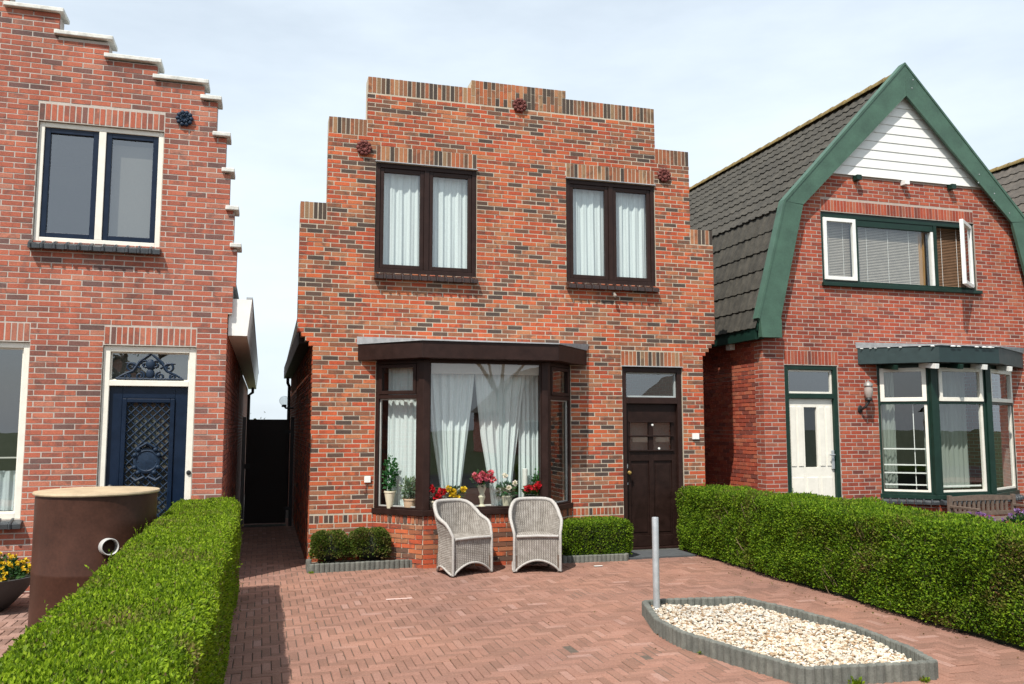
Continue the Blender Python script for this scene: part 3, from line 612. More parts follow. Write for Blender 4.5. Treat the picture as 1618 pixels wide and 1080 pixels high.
pr = [(-.40, 3.12), (-.47, 3.75), (-.72, 5.2), (-2.2, 5.85), (XM, 6.35)]; pr = pr + [(2*XM-x, z) for x, z in reversed(pr[:-1])]; n = len(pr)
MB().add([(x, 10.141, z) for x, z in pr] + [(x, 24, z) for x, z in pr], [(i, i+1, n+i+1, n+i) for i in range(n-1)] + [tuple(range(n, 2*n))]).build('roof', TILE, HL)
# white caps of the steps
for i, (x, zt) in enumerate(ST):
    xl = (ST[i+1][0] if i+1 < len(ST) else XM) - .04
    for s in (0, 1):
        a, b = (xl, x+.045) if s == 0 else (2*XM-x-.045, 2*XM-xl)
        c0 = MB(ML).box(a, b, -.05, .27, zt+.018, zt+.066); c0.build('coping_stone', paint('weathered white stone', (.66, .66, .62), .8, .25, .3, 0, 14) if i == 0 and s == 0 else bpy.data.materials['weathered white stone'], HL, bevel=.008)
MB().prism([(-.405, 2.745), (-.20, 2.745), (-.158, 3.16), (-.405, 3.16)], 9.95, 9.965).build('gutter_end', WHITE, HL)
MB().prism([(-.405, 2.745), (-.20, 2.745), (-.158, 3.16), (-.405, 3.16)], 9.966, 23.9).build('gutter_box', WHITE, HL); MB().box(-.22, -.15, 9.95, 23.9, 3.163, 3.185).build('gutter_edge', LEAD, HL)
MB().tube([(-.28, 23.0, 2.75), (-.28, 23.0, 2.62), (-.37, 23.0, 2.55), (-.37, 23.0, 0)], .04, 10).build('downpipe', BLACK, HL, smooth=True)
rosette(HL, (-.942, 9.894, 5.17), .095, BLUEIRON)
# upper window
x0, x1, z0, z1 = L_W; xm = (x0+x1)/2
w_ = MB(ML).frame(x0+.004, x1-.004, z0, z1-.004, .03, .12, .052).box(xm-.036, xm+.036, .03, .12, z0+.052, z1-.056).build('window', CREAM, HL, bevel=.004)
for s, (a, b) in enumerate(((x0+.058, xm-.038), (xm+.038, x1-.058))):
    MB(ML).frame(a, b, z0+.054, z1-.058, .045, .105, .055).build('sash', BLUE, w_, bevel=.004); pane(w_, ML, a+.05, b-.05, z0+.10, z1-.11, .075, GLASS_SKY)
tag(MB(ML).box(xm+.06, x1-.08, .14, .146, z0+.08, z1-.16).build('roller_blind', BLIND), 'grey roller blind behind the right pane of the blue upper window', 'blind')
sill_tiles(w_, ML, x0-.02, x1+.02, z0-.006, SLATE)
# lower left window
x0, x1, z0, z1 = L_B
w_ = MB(ML).frame(x0, x1-.004, z0, z1-.004, .03, .12, .058).build('window', CREAM, HL, bevel=.004); MB(ML).frame(x0+.06, x1-.064, z0+.06, z1-.064, .06, .09, .014).build('bead', CREAM, w_); pane(w_, ML, x0+.07, x1-.075, z0+.07, z1-.075, .075, GLASS_SKY)
MB(ML).box(x0+.06, x1-.066, .078, .1, 1.40, 1.415).build('glazing_bar', CREAM, w_)
sill_tiles(w_, ML, x0, x1+.03, z0-.006, SLATE)
curtain('curtain', ML, const(-3.4), const(-2.47), .86, 1.27, .16, 9, .014, CURTAIN, 'short white cafe curtain in the lower left window', None, 120, 5, 9)
# door
x0, x1, z0, z1 = L_D
D1 = MB(ML).frame(x0+.004, x1-.004, z0, z1-.004, .03, .13, .068, .02, .062).box(x0+.072, x1-.072, .03, .13, 2.165, 2.225).build('door', CREAM, HL, bevel=.004)
a, b = x0+.074, x1-.074; MB(ML).frame(a, b, 2.227, z1-.068, .07, .1, .012).build('transom_frame', CREAM, D1); pane(D1, ML, a+.01, b-.01, 2.235, z1-.075, .09, GLASS_SKY)
MB(ML).box(a, b, .2, .21, 2.2, 2.55).build('transom_blind', BLIND, D1)
xc = (a+b)/2; og = MB(ML)
def spiral(cx, cz, r0, r1, a0, turns, y=.055, r=.011, flip=1):
    og.tube([(cx+flip*math.cos(a0+t*turns*6.283)*(r0+(r1-r0)*t), y, cz+math.sin(a0+t*turns*6.283)*(r0+(r1-r0)*t)) for t in [i/18 for i in range(19)]], r, 6)
for s in (-1, 1):
    spiral(xc+s*.10, 2.275, .05, .012, 1.6, 1.4, flip=s); spiral(xc+s*.23, 2.268, .035, .01, 1.6, 1.3, flip=s); spiral(xc+s*.19, 2.38, .055, .012, 3.6, 1.2, flip=s); spiral(xc+s*.055, 2.40, .05, .012, .2, 1.2, flip=s)
    og.tube([(xc+s*.33, .055, 2.25), (xc+s*.26, .055, 2.29), (xc+s*.17, .055, 2.33), (xc+s*.11, .055, 2.43), (xc+s*.04, .055, 2.49), (xc, .055, 2.515)], [.008, .014, .016, .018, .014, .006], 6)
    og.tube([(xc+s*.10, .055, 2.36), (xc+s*.17, .055, 2.41), (xc+s*.25, .055, 2.415)], [.01, .018, .006], 6)
og.ball((xc, .055, 2.40), .05, 10, 6, (1, .5, 1.2)); og.ball((xc, .055, 2.30), .035, 8, 6, (1.2, .5, 1.6)); og.tube([(xc-.34, .055, 2.245), (xc+.34, .055, 2.245)], .012, 6)
og.build('transom_ornament', BLUEIRON, D1, smooth=True)
lf = MB(ML).frame(a, b, .06, 2.163, .075, .125, .13, .52, .13); lf.frame(a+.132, b-.132, .582, 2.031, .055, .12, .045); lf.box(a+.16, b-.16, .06, .075, .52, .56); lf.box(a+.12, b-.12, .062, .0745, .14, .46)
leaf = lf.build('door_leaf', BLUE, D1, bevel=.006)
pane(leaf, ML, a+.178, b-.178, .628, 1.985, .11, GLASS_D); MB(ML).box(a+.17, b-.17, .15, .16, .62, 2.0).build('door_blind', BLIND, leaf)
gx0, gx1, gz0, gz1 = a+.178, b-.178, .628, 1.985; lat = MB(ML)
def clipline(c, s):
    pts = []
    for x in (gx0, gx1):
        z = c+s*x
        if gz0 <= z <= gz1: pts.append((x, .085, z))
    for z in (gz0, gz1):
        x = (z-c)/s
        if gx0 < x < gx1: pts.append((x, .085, z))
    if len(pts) >= 2 and (Vector(pts[0])-Vector(pts[1])).length > .02: lat.tube(pts[:2], .0085, 5)
for s in (1, -1):
    c = (gz0 - max(s*gx0, s*gx1)) - .03
    while c < gz1 - min(s*gx0, s*gx1): clipline(c, s); c += .0765*1.15
for i in range(5):
    for j_ in range(15): lat.ball((gx0+.045+i*.0877, .08, gz0+.02+j_*.0877), .014, 6, 4)
lat.build('lattice_grille', BLUEIRON, leaf, smooth=True)
zc = 1.36; med = MB(ML); med.lathe([(.135, 0), (.135, .012), (.11, .02), (.10, .012), (.02, .018), (.001, .02)], (xc, .085, zc), 24, 'y')
for s in (-1, 1):
    for t in (-.9, -.45, .4, .85): med.ball((xc+s*.13*math.cos(t), .07, zc+.16*math.sin(t)), .026, 8, 6)
    med.tube([(xc+s*.02, .07, zc-.17), (xc+s*.10, .06, zc-.21), (xc+s*.15, .07, zc-.17)], [.012, .02, .008], 6)
med.tube([(xc-.10, .07, zc+.13), (xc, .055, zc+.19), (xc+.10, .07, zc+.13)], [.012, .022, .012], 6); med.build('medallion', BLUEIRON, leaf, smooth=True)
MB(ML).lathe([(.014, 0), (.014, .03), (.034, .045), (.036, .06), (.02, .075), (.001, .077)], (a+.055, .075, 1.08), 14, 'y').build('door_knob', BLACK, leaf, smooth=True)
MB(ML).lathe([(.026, 0), (.022, .015), (.001, .02)], (x1-.035, .03, 1.23), 12, 'y').build('doorbell', BLACK, D1, smooth=True)
# laid out at drawing size above; set to its true size on its own plot
FIT_L = Matrix.Translation((-3.3*10.1/9.9, 10.1, -.0347)) @ Matrix.Scale(10.1/9.9, 4) @ Matrix.Translation((3.3, -9.9, 0))
for o in [q for q in bpy.data.objects if q.parent is None and q.name not in BEFORE_L]: o.matrix_basis = FIT_L @ wm(o)

# ------------------------------------------------------------------ right house: gambrel roof
BEFORE_R = set(q.name for q in bpy.data.objects)
HR = thing('gambrel_house', (10.5, 11.8, 0), 'red brick house at the right with tiled gambrel roof and sage green barge boards', 'house')
MR = Matrix.Translation((0, 11.8, 0)); OR = Vector((0, 11.8, 0)); XR = 10.5
EAVE, KNEE, TOP = (3.03, 3.33), (2.42, 5.31), (0., 7.80)
def r_half(z):
    l = np.interp(z, [3.33, 5.31, 7.80], [3.03, 2.42, 0.]); return min(2.887, float(l)-.07)
R_W = (8.785, 11.94, 4.10, 5.30); R_D = (8.0, 9.0, .04, 2.72); R_B = (9.82, 12.52, .64, 2.74)
zz = [-.3, 3.5, 4.2, 5.31, 6.2, 7.5]; outer = [(XR-r_half(z), z) for z in zz] + [(XR+r_half(z), z) for z in reversed(zz)]
wall_sheet(MB(MR), outer, [R_W, R_D, R_B], .24).build('wall', MO_R, HR)
BRR = Bricks(HR, BR_R, lambda c, v: c.z > 1.05 and c.y > 11.7 and not (c.x > 9.7 and c.z < 2.8) and c.x < 12)
sR = [(8.80, 11.93, 5.315, 5.505), (8.0, 9.02, 2.735, 2.955)]
exR = [(a-.005, b+.005, c-.013, d+.012) for a, b, c, d in [R_W, R_D, (9.77, 12.58, -1, 2.75)] + sR]
BRR.courses(OR, X3, NF, lambda z: cut([(XR-r_half(z), XR+r_half(z))], exR, z), 0, 5.93, .211, .0645, .0135, .015, .05)
for a, b, z0_, z1_ in sR: BRR.soldiers(OR, X3, NF, a, b, z0_, z1_-.004, .062, .010)
BRR.courses(Vector((7.613, 0, 0)), Vector((0, -1, 0)), Vector((-1, 0, 0)), lambda z: [(-15.2, -11.805)], 0, 3.15, .211, .0645, .0135)
A2, B2, C2, D2 = (9.75, 11.8), (10.40, 11.25), (11.50, 11.25), (12.60, 11.8)
MB().slab([(A2[0]+.01, 11.8), (B2[0]+.005, B2[1]+.008), (C2[0]-.005, C2[1]+.008), (D2[0]-.01, 11.8)], -.3, .56).build('bay_base', MO_R, HR)
for p, q in ((A2, B2), (B2, C2), (C2, D2)):
    M, l, u, n = facet(p, q); BRR.courses(Vector((p[0], p[1], 0)), u, n, lambda z: [(.004, l-.004)], 0, .56, .211, .0645, .0135)
BRR.flush()
WT_R = wall_tex('far light brickwork', (.4, .1, .065), (.3, .085, .06), (.48, .42, .38), .21, .0645)
mb = MB(); mb.box(7.617, 7.83, 12.04, 21, -.1, 3.2); mb.box(13.17, 13.38, 12.04, 21, -.1, 3.2); mb.box(7.83, 13.17, 20.8, 21, -.1, 3.2); mb.build('side_wall', WT_R, HR)
mb = MB(); mb.box(7.83, 13.17, 12.04, 20.8, 2.85, 2.95); mb.box(7.83, 13.17, 12.04, 20.8, -.1, .04); mb.box(7.83, 13.17, 14.4, 14.5, .04, 2.85); mb.box(8.5, 12.5, 13.8, 13.9, 2.95, 5.4); mb.build('room_shell', ROOM, HR)
def gambrel_deck(name, house, xr, ev, kn, tp, y0, y1, under):
    P = [(xr-ev[0], ev[1]), (xr-kn[0], kn[1]), (xr, tp[1]), (xr+kn[0], kn[1]), (xr+ev[0], ev[1])]; n = 5; th = .09
    Q = [(x, z-th) for x, z in P]
    vs = [(x, y0, z) for x, z in P] + [(x, y1, z) for x, z in P] + [(x, y0, z) for x, z in Q] + [(x, y1, z) for x, z in Q]
    mb = MB().add(vs, [(i, i+1, n+i+1, n+i) for i in range(4)] + [(2*n+i, 3*n+i, 3*n+i+1, 2*n+i+1) for i in range(4)] + [(i, 2*n+i, 2*n+i+1, i+1) for i in range(4)] + [(0, n, 3*n, 2*n), (4, 2*n+4, 3*n+4, n+4)])
    mb.build(name, under, house)
def tile_mesh(m, lr, wd):
    k = 8; V = []; F = []; L = lr+.05
    for r_, (yy, zb) in enumerate(((0, .006), (L, .030))):
        for i in range(k+1):
            s = i/k; h = .014*(math.cos((s-.82)*6.283*1.15) if s > .45 else -.55+.1*math.sin(s*6.283)); V.append(((s-.5)*(wd+.012), yy, zb+h))
    for dz_ in (0, -.024):
        for i in range(k+1): V.append((V[k+1+i][0], L-.001, V[k+1+i][2]+dz_))
    for i in range(k): F.append((i, i+1, k+1+i+1, k+1+i)); F.append((2*k+2+i, 2*k+3+i, 3*k+4+i, 3*k+3+i))
    me = bpy.data.meshes.new('roof_tile'); me.from_pydata(V, [], [tuple(reversed(f)) for f in F]); me.materials.append(m)
    me.polygons.foreach_set('use_smooth', [True]*len(F)); return me, np.array(V), np.array([tuple(reversed(f)) for f in F])
def lay_tiles(house, slopes, m, wd=.205, name='roof_tile', limit=300, vis=lambda p, v: True):
    """slopes: (upper x,z), (lower x,z), y0, y1, rows, side(-1 left, 1 right)"""
    todo = []
    for P0, P1, y0, y1, rows, sd_ in slopes:
        d = Vector((P1[0]-P0[0], 0, P1[1]-P0[1])); lr = d.length/rows; d.normalize(); ax = Vector((0, -1. if sd_ > 0 else 1., 0)); n = ax.cross(d)
        me, V, F = tile_mesh(m, lr, wd); cols = int((y1-y0)/wd)
        for r_ in range(rows):
            for c in range(cols):
                p = Vector((P0[0], y0+(c+.5)*wd, P0[1])) + d*lr*r_ + n*(.01 + random.gauss(0, .002))
                M = Matrix(((ax.x, d.x, n.x, p.x), (ax.y, d.y, n.y, p.y), (ax.z, d.z, n.z, p.z), (0, 0, 0, 1))) @ Matrix.Rotation(random.gauss(0, .008), 4, 'Z') @ Matrix.Rotation(random.gauss(0, .006), 4, 'X')
                v = in_view(p); todo.append((v[2] if v and sd_ < 0 and vis(p, v) else 1e9, len(todo), M, me, V, F))
    todo.sort(key=lambda t: t[:2]); VV = []; FF = []; nb = 0
    for i, (k_, _, M, me, V, F) in enumerate(todo):
        if i < limit and k_ < 1e8: put(bpy.data.objects.new(name, me), house, M)
        else: A = np.array(M); VV.append(V @ A[:3, :3].T + A[:3, 3]); FF.append(F+nb); nb += len(V)
    o = bpy.data.objects.new('roof_tiling', npmesh('roof_tiling', np.concatenate(VV), np.concatenate(FF), m, True)); put(o, house); tag(o, kind='stuff')
def ridge(house, x, z, y0, y1, vis=True):
    k = int((y1-y0)/.36)
    for i in range(k):
        a = y0+i*.36; mb = MB(); vs = []; fs = []
        for yy, rr in ((a, .115), (a+.34, .10), (a+.40, .097)):
            for j_ in range(9): q = math.pi*(-.08+1.16*j_/8); vs.append((x+rr*math.cos(q), yy, z-.02+rr*math.sin(q)*.8))
        for r_ in range(2):
            for j_ in range(8): fs.append((r_*9+j_, r_*9+j_+1, r_*9+j_+10, r_*9+j_+9))
        fs.append(tuple(range(8, -1, -1))); mb.add(vs, fs).build('ridge_tile', RIDGE, house, smooth=True)
def side_pts(xr, ev, kn, tp, s): return (xr, tp[1]), (xr+s*kn[0], kn[1]), (xr+s*ev[0], ev[1])
gambrel_deck('roof', HR, XR, EAVE, KNEE, TOP, 11.70, 21.2, GREEN_D)
t_, k_, e_ = side_pts(XR, EAVE, KNEE, TOP, -1); t2, k2, e2 = side_pts(XR, EAVE, KNEE, TOP, 1)
lay_tiles(HR, [(t_, k_, 11.71, 21.2, 10, -1), (k_, e_, 11.71, 21.2, 6, -1), (t2, k2, 11.71, 21.2, 10, 1), (k2, e2, 11.71, 21.2, 6, 1)], TILE, vis=lambda p, v: v[0] > 1092)
ridge(HR, XR, 7.86, 11.74, 21.0)
# barge boards
def barge(pts):
    return MB().prism(pts, 11.655, 11.697).build('barge_board', GREEN, HR, bevel=.004)
m_ = lambda x: 2*10.5-x
LU = [(10.5, 7.965), (8.04, 5.37), (8.367, 5.345), (10.5, 7.42)]; LL = [(8.036, 5.362), (7.49, 3.43), (7.865, 3.43), (8.359, 5.337)]
for P in (LU, LL): barge(P); barge([(m_(x)+.004, z) for x, z in P])
for s in (0, 1):
    P = [(7.51, 3.14), (7.865, 3.14), (7.865, 3.427), (7.49, 3.427)]; P = P if not s else [(m_(x), z) for x, z in P]; MB().prism(P, 11.63, 11.73).build('barge_foot', GREEN, HR, bevel=.004)
    P = [(10.5, 7.97), (8.034, 5.37), (7.485, 3.43), (7.45, 3.442), (8.0, 5.395), (10.5, 8.017)]; P = P if not s else [(m_(x)+.004, z) for x, z in P]; MB().prism(P, 11.645, 11.80).build('verge_trim', GREEN, HR)
mb = MB()
for s, pts in ((1, [(10.66, 7.72), (10.63, 7.57)]), (1, [(11.98, 6.15), (11.95, 6.0), (12.29, 5.83), (12.27, 5.7), (12.6, 5.5), (12.95, 4.97), (13.0, 4.35)])):
    for x, z in pts: mb.ball((x, 11.653, z), .012, 6, 4, (1, .4, 1))
mb.build('screw_head', LEAD, HR)
# white boards in the peak
zb = 5.955; nb_ = 10; hb = (7.55-zb)/nb_
for i in range(nb_):
    z0_, z1_ = zb+i*hb, zb+(i+1)*hb-.004; a0, a1 = r_half(z0_)+.05, max(.03, r_half(z1_)+.05)
    mb = MB(); y0_, y1_ = 11.765, 11.775
    mb.add([(XR-a0, y0_, z0_), (XR+a0, y0_, z0_), (XR+a1, y1_, z1_), (XR-a1, y1_, z1_), (XR-a0, 11.79, z0_), (XR+a0, 11.79, z0_), (XR+a1, 11.79, z1_), (XR-a1, 11.79, z1_)], [(0, 1, 2, 3), (4, 7, 6, 5), (0, 4, 5, 1), (1, 5, 6, 2), (2, 6, 7, 3), (3, 7, 4, 0)]); mb.build('cladding_board', WHITE, HR)
for x in (9.45, 10.42, 11.4): MB().box(x, x+.09, 11.68, 11.798, 5.86, 5.945).build('beam_end', WHITE if 10 < x < 11 else GREEN_D, HR)
# eave
MB().box(7.445, 7.49, 11.74, 21, 3.11, 3.32).build('eave_board', GREEN_D, HR); MB().box(7.495, 7.612, 11.74, 21, 3.12, 3.15).build('soffit', GREEN_D, HR); MB().box(7.5, 7.6, 12.6, 12.72, 3.02, 3.115).build('beam_end', WHITE, HR)
MB().box(13.39, 13.5, 11.74, 21, 3.12, 3.15).build('soffit', GREEN_D, HR); MB().box(13.502, 13.55, 11.74, 21, 3.11, 3.32).build('eave_board', GREEN_D, HR)
# upper window
x0, x1, z0, z1 = R_W
w_ = MB(MR).frame(x0+.004, x1-.004, z0, z1-.004, .02, .13, .05, .05, .09, .07).box(9.475, 9.525, .02, .13, z0+.05, z1-.094).box(11.085, 11.15, .02, .13, z0+.05, z1-.094).build('window', GREEN_D, HR, bevel=.004)
MB(MR).box(x0-.02, x1+.06, -.06, .018, z0-.06, z0-.003).build('sill', GREEN_D, w_, bevel=.004)
MB(MR).frame(x0+.056, 9.473, z0+.054, z1-.098, .0, .06, .062).build('sash', WHITE, w_, bevel=.004); pane(w_, MR, x0+.11, 9.42, z0+.11, z1-.15, .03)
MB(MR).box(9.53, 11.08, .03, .12, z1-.20, z1-.098).build('head_panel', GREEN_D, w_); MB(MR).box(11.03, 11.08, .03, .10, z0+.054, z1-.205).build('bead', WHITE, w_); pane(w_, MR, 9.528, 11.03, z0+.054, z1-.202, .06)
# open casement, hinged at the right
lw = .70; MO = Matrix.Translation((11.85, 11.80, 0)) @ Matrix.Rotation(R(35), 4, 'Z') @ Matrix.Translation((-lw, 0, 0))
MB(MO).frame(0, lw, z0+.03, z1-.06, -.03, .03, .065).build('open_sash', WHITE, w_, bevel=.004); pane(w_, MO, .06, lw-.06, z0+.09, z1-.12, 0)
MB(MR).tube([(11.80, -.04, z0-.0), (11.80, -.05, z0+.05)], .03, 8).build('stay', BLACK, w_)
def venetian(x0, x1, z0, z1, y, m, label, M):
    v = thing('venetian_blind', tuple(M @ Vector(((x0+x1)/2, y, z0))), label, 'blind', 'slatted blinds upstairs in the right house'); mb = MB(M); z = z0
    while z < z1-.03:
        mb.add([(x0, y-.008, z-.010), (x1, y-.008, z-.010), (x1, y+.008, z+.014), (x0, y+.008, z+.014)], [(0, 1, 2, 3)]); z += .027
    tag(mb.build('slats', m, v), kind='stuff'); MB(M).box(x0, x1, y-.018, y+.018, z1-.025, z1).build('head_rail', m, v)
    mb = MB(M); k = max(2, int((x1-x0)/.4))
    for i in range(k): mb.tube([(x0+(x1-x0)*(i+.5)/k, y-.018, z0), (x0+(x1-x0)*(i+.5)/k, y-.018, z1)], .003, 5)
    mb.build('ladder_cord', WHITE, v)
SL = paint('grey slat', (.42, .37, .32), .5); SL2 = paint('brown slat', (.2, .11, .06), .5)
venetian(8.86, 9.44, z0+.08, z1-.1, .135, SL, 'grey slatted blind in the narrow left sash upstairs', MR); venetian(9.55, 10.85, z0+.06, z1-.1, .135, SL, 'grey slatted blind in the wide middle pane upstairs', MR); venetian(11.16, 11.82, z0+.06, z1-.1, .135, SL2, 'brown slatted blind behind the open white casement', MR)
curtain('curtain', MR, const(10.84), const(11.0), z0+.06, z1-.2, .15, 2, .02, paint('ochre cloth', (.32, .17, .05), .9), 'narrow ochre curtain at the right of the middle pane upstairs', None, 30, 4, 3)
# front door
x0, x1, z0, z1 = R_D
D3 = MB(MR).frame(x0+.004, x1-.004, z0, z1-.004, .01, .14, .075, .02, .065).box(x0+.079, x1-.079, .01, .14, 2.185, 2.265).build('door', GREEN_D, HR, bevel=.004)
MB(MR).frame(x0+.081, x1-.081, 2.267, z1-.071, .05, .09, .03).build('transom_frame', CREAM, D3); pane(D3, MR, x0+.108, x1-.108, 2.295, z1-.098, .07, GLASS_SKY)
a, b = x0+.082, x1-.082; lf = MB(MR).frame(a, b, .06, 2.183, .06, .11, .30, 1.02, .14); xs = [a+.02, a+.30, (a+b)/2, b-.30]
lf.box(a+.30, b-.30, .1, .11, 1.08, 2.05)
for xx in (a+.04, a+.17, b-.17-.09, b-.04-.09): lf.box(xx, xx+.09, .05, .0595, 1.1, 2.05)
for xx in (a+.05, a+.32, b-.25): lf.box(xx, xx+.2, .05, .0595, .30, .92)
leaf = lf.build('door_leaf', CREAM, D3, bevel=.003); pane(leaf, MR, a+.31, b-.31, 1.09, 2.04, .085, GLASS_D); MB(MR).box(a+.305, b-.305, .095, .099, 1.085, 2.045).build('dark_backing', BLACK, leaf)
MB(MR).box(b-.06, b-.01, .03, .06, 1.05, 1.35).build('lock_plate', ZINC, leaf, bevel=.004); MB(MR).tube([(b-.035, .03, 1.28), (b-.035, -.01, 1.28), (b-.13, -.015, 1.28)], .011, 8).build('door_handle', ZINC, leaf, smooth=True)
# lantern
ln = thing('wall_lantern', (9.476, 11.79, 2.15), 'clear glass wall lantern on black bracket between white door and green bay', 'lamp')
MB().tube([(9.40, 11.79, 2.02), (9.40, 11.74, 2.02), (9.42, 11.68, 2.05), (9.47, 11.66, 2.13), (9.476, 11.66, 2.16)], .022, 8).lathe([(.05, 0), (.06, .02), (.05, .05)], (9.476, 11.66, 2.15), 14).ball((9.40, 11.785, 2.02), .05, 10, 6, (1, .3, 1.3)).build('bracket', BLACK, ln, smooth=True)
MB().lathe([(.045, 0), (.066, .06), (.07, .13), (.058, .19)], (9.476, 11.66, 2.205), 16).build('glass_jar', paint('frosted lamp glass', (.36, .31, .28), .12), ln, smooth=True); MB().lathe([(.078, 0), (.066, .04), (.025, .07), (.01, .085), (.001, .095)], (9.476, 11.66, 2.395), 16).build('cap', paint('pewter', (.25, .235, .22), .45, .1, 0, .3), ln, smooth=True)
# bay
BY = MB().slab([(A2[0]+.02, 11.798), (B2[0]+.02, B2[1]+.012), (C2[0]-.02, C2[1]+.012), (D2[0]-.02, 11.798)], 2.742, 2.753).build('bay_window', GREEN_D, HR)
for (px, py), s_ in ((B2, -1), (C2, 1)): MB().slab([(px-.055, py-.01), (px+.055, py-.01), (px+.055, py+.10), (px-.055, py+.10)], .645, 2.74).build('corner_post', GREEN_D, BY, bevel=.005)
MB().slab([(A2[0]-.02, 11.8), (B2[0]-.01, B2[1]-.03), (C2[0]+.01, C2[1]-.03), (D2[0]+.02, 11.8), (D2[0]-.12, 11.8), (C2[0]-.03, C2[1]+.10), (B2[0]+.03, B2[1]+.10), (A2[0]+.12, 11.8)], .575, .643).build('bay_sill', GREEN_D, BY, bevel=.005)
for nm, p, q in (('left', A2, B2), ('front', B2, C2), ('right', C2, D2)):
    M, l, u, n = facet(p, q); s0, s1 = {'left': (.005, l-.06), 'front': (.06, l-.06), 'right': (.06, l-.005)}[nm]
    fo = MB(M).frame(s0, s1, .645, 2.74, .012, .10, .045, .035, .045).box(s0+.045, s1-.045, .012, .10, 2.10, 2.14).build('bay_light', GREEN_D, BY, bevel=.003)
    MB(M).frame(s0+.048, s1-.048, 2.143, 2.692, -.004, .06, .065).build('sash', CREAM, fo, bevel=.004); pane(fo, M, s0+.11, s1-.11, 2.20, 2.635, .03)
    MB(M).box(s1-.09, s1-.048, .03, .08, .682, 2.098).build('bead', CREAM, fo); MB(M).box(s0+.047, s1-.092, .03, .08, .682, .712).build('bead', CREAM, fo); pane(fo, M, s0+.047, s1-.09, .714, 2.098, .05)
    sill_tiles(BY, M, 0, l, .57, SLATE, .125, .10, .075)
    if nm == 'left':
        curtain('curtain', M, const(.04), const(.26), .72, 2.68, .2, 3, .02, CURTAIN2, 'pale sheer curtain at the left edge of the green bay', None, 40, 6, 21)
        for i, zz_ in enumerate((.78, .97, 1.10, 1.36)): MB(M).box(s0+.06, s1-.10, .09, .10, zz_, zz_+.022).build('inside_rail', WHITE, fo)
        MB(M).box(l*.62, l*.62+.012, .12, .132, .715, 2.09).build('inside_bar', WHITE, fo)
    if nm == 'front':
        curtain('curtain', M, const(.12), const(.98), .72, 2.68, .38, 9, .02, CURTAIN2, 'added grey green sheer imitating reflections in the middle pane of the green bay', None, 60, 6, 22)  # added sheer; its tint stands in for green reflections on the glass
        MB(M).box(s0+.06, s1-.10, .09, .11, .76, .785).build('inside_rail', WHITE, fo)
MB().slab([(A2[0]+.13, 11.95), (B2[0]+.05, B2[1]+.12), (C2[0]-.05, C2[1]+.12), (D2[0]-.13, 11.95)], .60, .64).build('inner_sill', WHITE, BY)
F6 = [(9.40, 11.797), (10.31, 11.0), (11.50, 11.0), (12.86, 11.797)]
cn = MB().slab(F6, 2.755, 3.02).build('bay_canopy', GREEN2, BY, bevel=.004)
F7 = [(9.38, 11.798), (10.305, 10.98), (11.505, 10.98), (12.88, 11.798)]
MB().add([(x, y, 3.024) for x, y in F7] + [(x, y, 3.04) for x, y in F7[1:3]] + [(9.36, 11.79, 3.12), (12.9, 11.79, 3.12)], [(0, 1, 4, 6), (1, 2, 5, 4), (2, 3, 7, 5), (6, 4, 5, 7), (0, 3, 2, 1)]).build('lead_roof', LEAD, cn)
mb = MB(); rr = random.Random(4)
for p, q in ((F7[0], F7[1]), (F7[1], F7[2])):
    for i in range(7):
        t = rr.random(); x = p[0]+(q[0]-p[0])*t; y = p[1]+(q[1]-p[1])*t; mb.ball((x, y-.008, 3.012), rr.uniform(.012, .026), 8, 5, (2.2, .4, .5))
mb.build('lime_drip', WHITE, cn)
for x, y, c in ((10.28, 11.14, WHITE), (11.2, 11.1, WHITE), (11.95, 11.33, WHITE), (9.85, 11.55, GREEN_D), (10.72, 11.1, GREEN_D)):
    MB(Matrix.Translation((x, y, 2.70)) @ Matrix.Rotation(R(8), 4, 'X')).box(-.035, .035, -.12, .25, -.035, .045).build('beam_end', c, cn, bevel=.004)
# the house is laid out at drawing size above; set it to its true size on its own plot
FIT = Matrix.Translation((9.788, 11.0, .117)) @ Matrix.Scale(11/11.8, 4) @ Matrix.Translation((-10.5, -11.8, 0))
for o in [HR, ln] + [q for q in bpy.data.objects if q.parent is None and q.name not in BEFORE_R and q is not HR and q is not ln]: o.matrix_basis = FIT @ wm(o)
# neighbour beyond
HN = thing('gambrel_house', (17, 12, 0), 'brown tiled gambrel house showing only its roof at the right edge', 'house')
EV2, KN2, TP2 = (3.0, 3.5), (2.4, 5.45), (0., 7.90)
gambrel_deck('roof', HN, 17.0, EV2, KN2, TP2, 12.0, 21, GREEN_D)
t_, k_, e_ = side_pts(17.0, EV2, KN2, TP2, -1); t2, k2, e2 = side_pts(17.0, EV2, KN2, TP2, 1)
lay_tiles(HN, [(t_, k_, 12.0, 21, 9, -1), (k_, e_, 12.0, 21, 5, -1), (t2, k2, 12, 21, 9, 1), (k2, e2, 12, 21, 5, 1)], TILE2, .24, vis=lambda p, v: p.z > 5 and v[0] > 1500)
ridge(HN, 17.0, 7.96, 12.0, 21)
MB().box(14.3, 19.7, 12.3, 20.8, -.1, 3.6).build('wall', WT_R, HN); MB().prism([(14.35, 3.6), (19.65, 3.6), (19.3, 5.3), (17, 7.75), (14.7, 5.3)], 12.3, 12.5).build('gable_wall', WT_R, HN)
for P in ([(17, 8.06), (14.55, 5.50), (14.9, 5.48), (17, 7.55)], [(14.546, 5.492), (13.95, 3.5), (14.3, 3.5), (14.892, 5.472)]):
    MB().prism(P, 11.94, 11.985).build('barge_board', GREEN, HN); MB().prism([(34-x+.004, z) for x, z in P], 11.94, 11.985).build('barge_board', GREEN, HN)
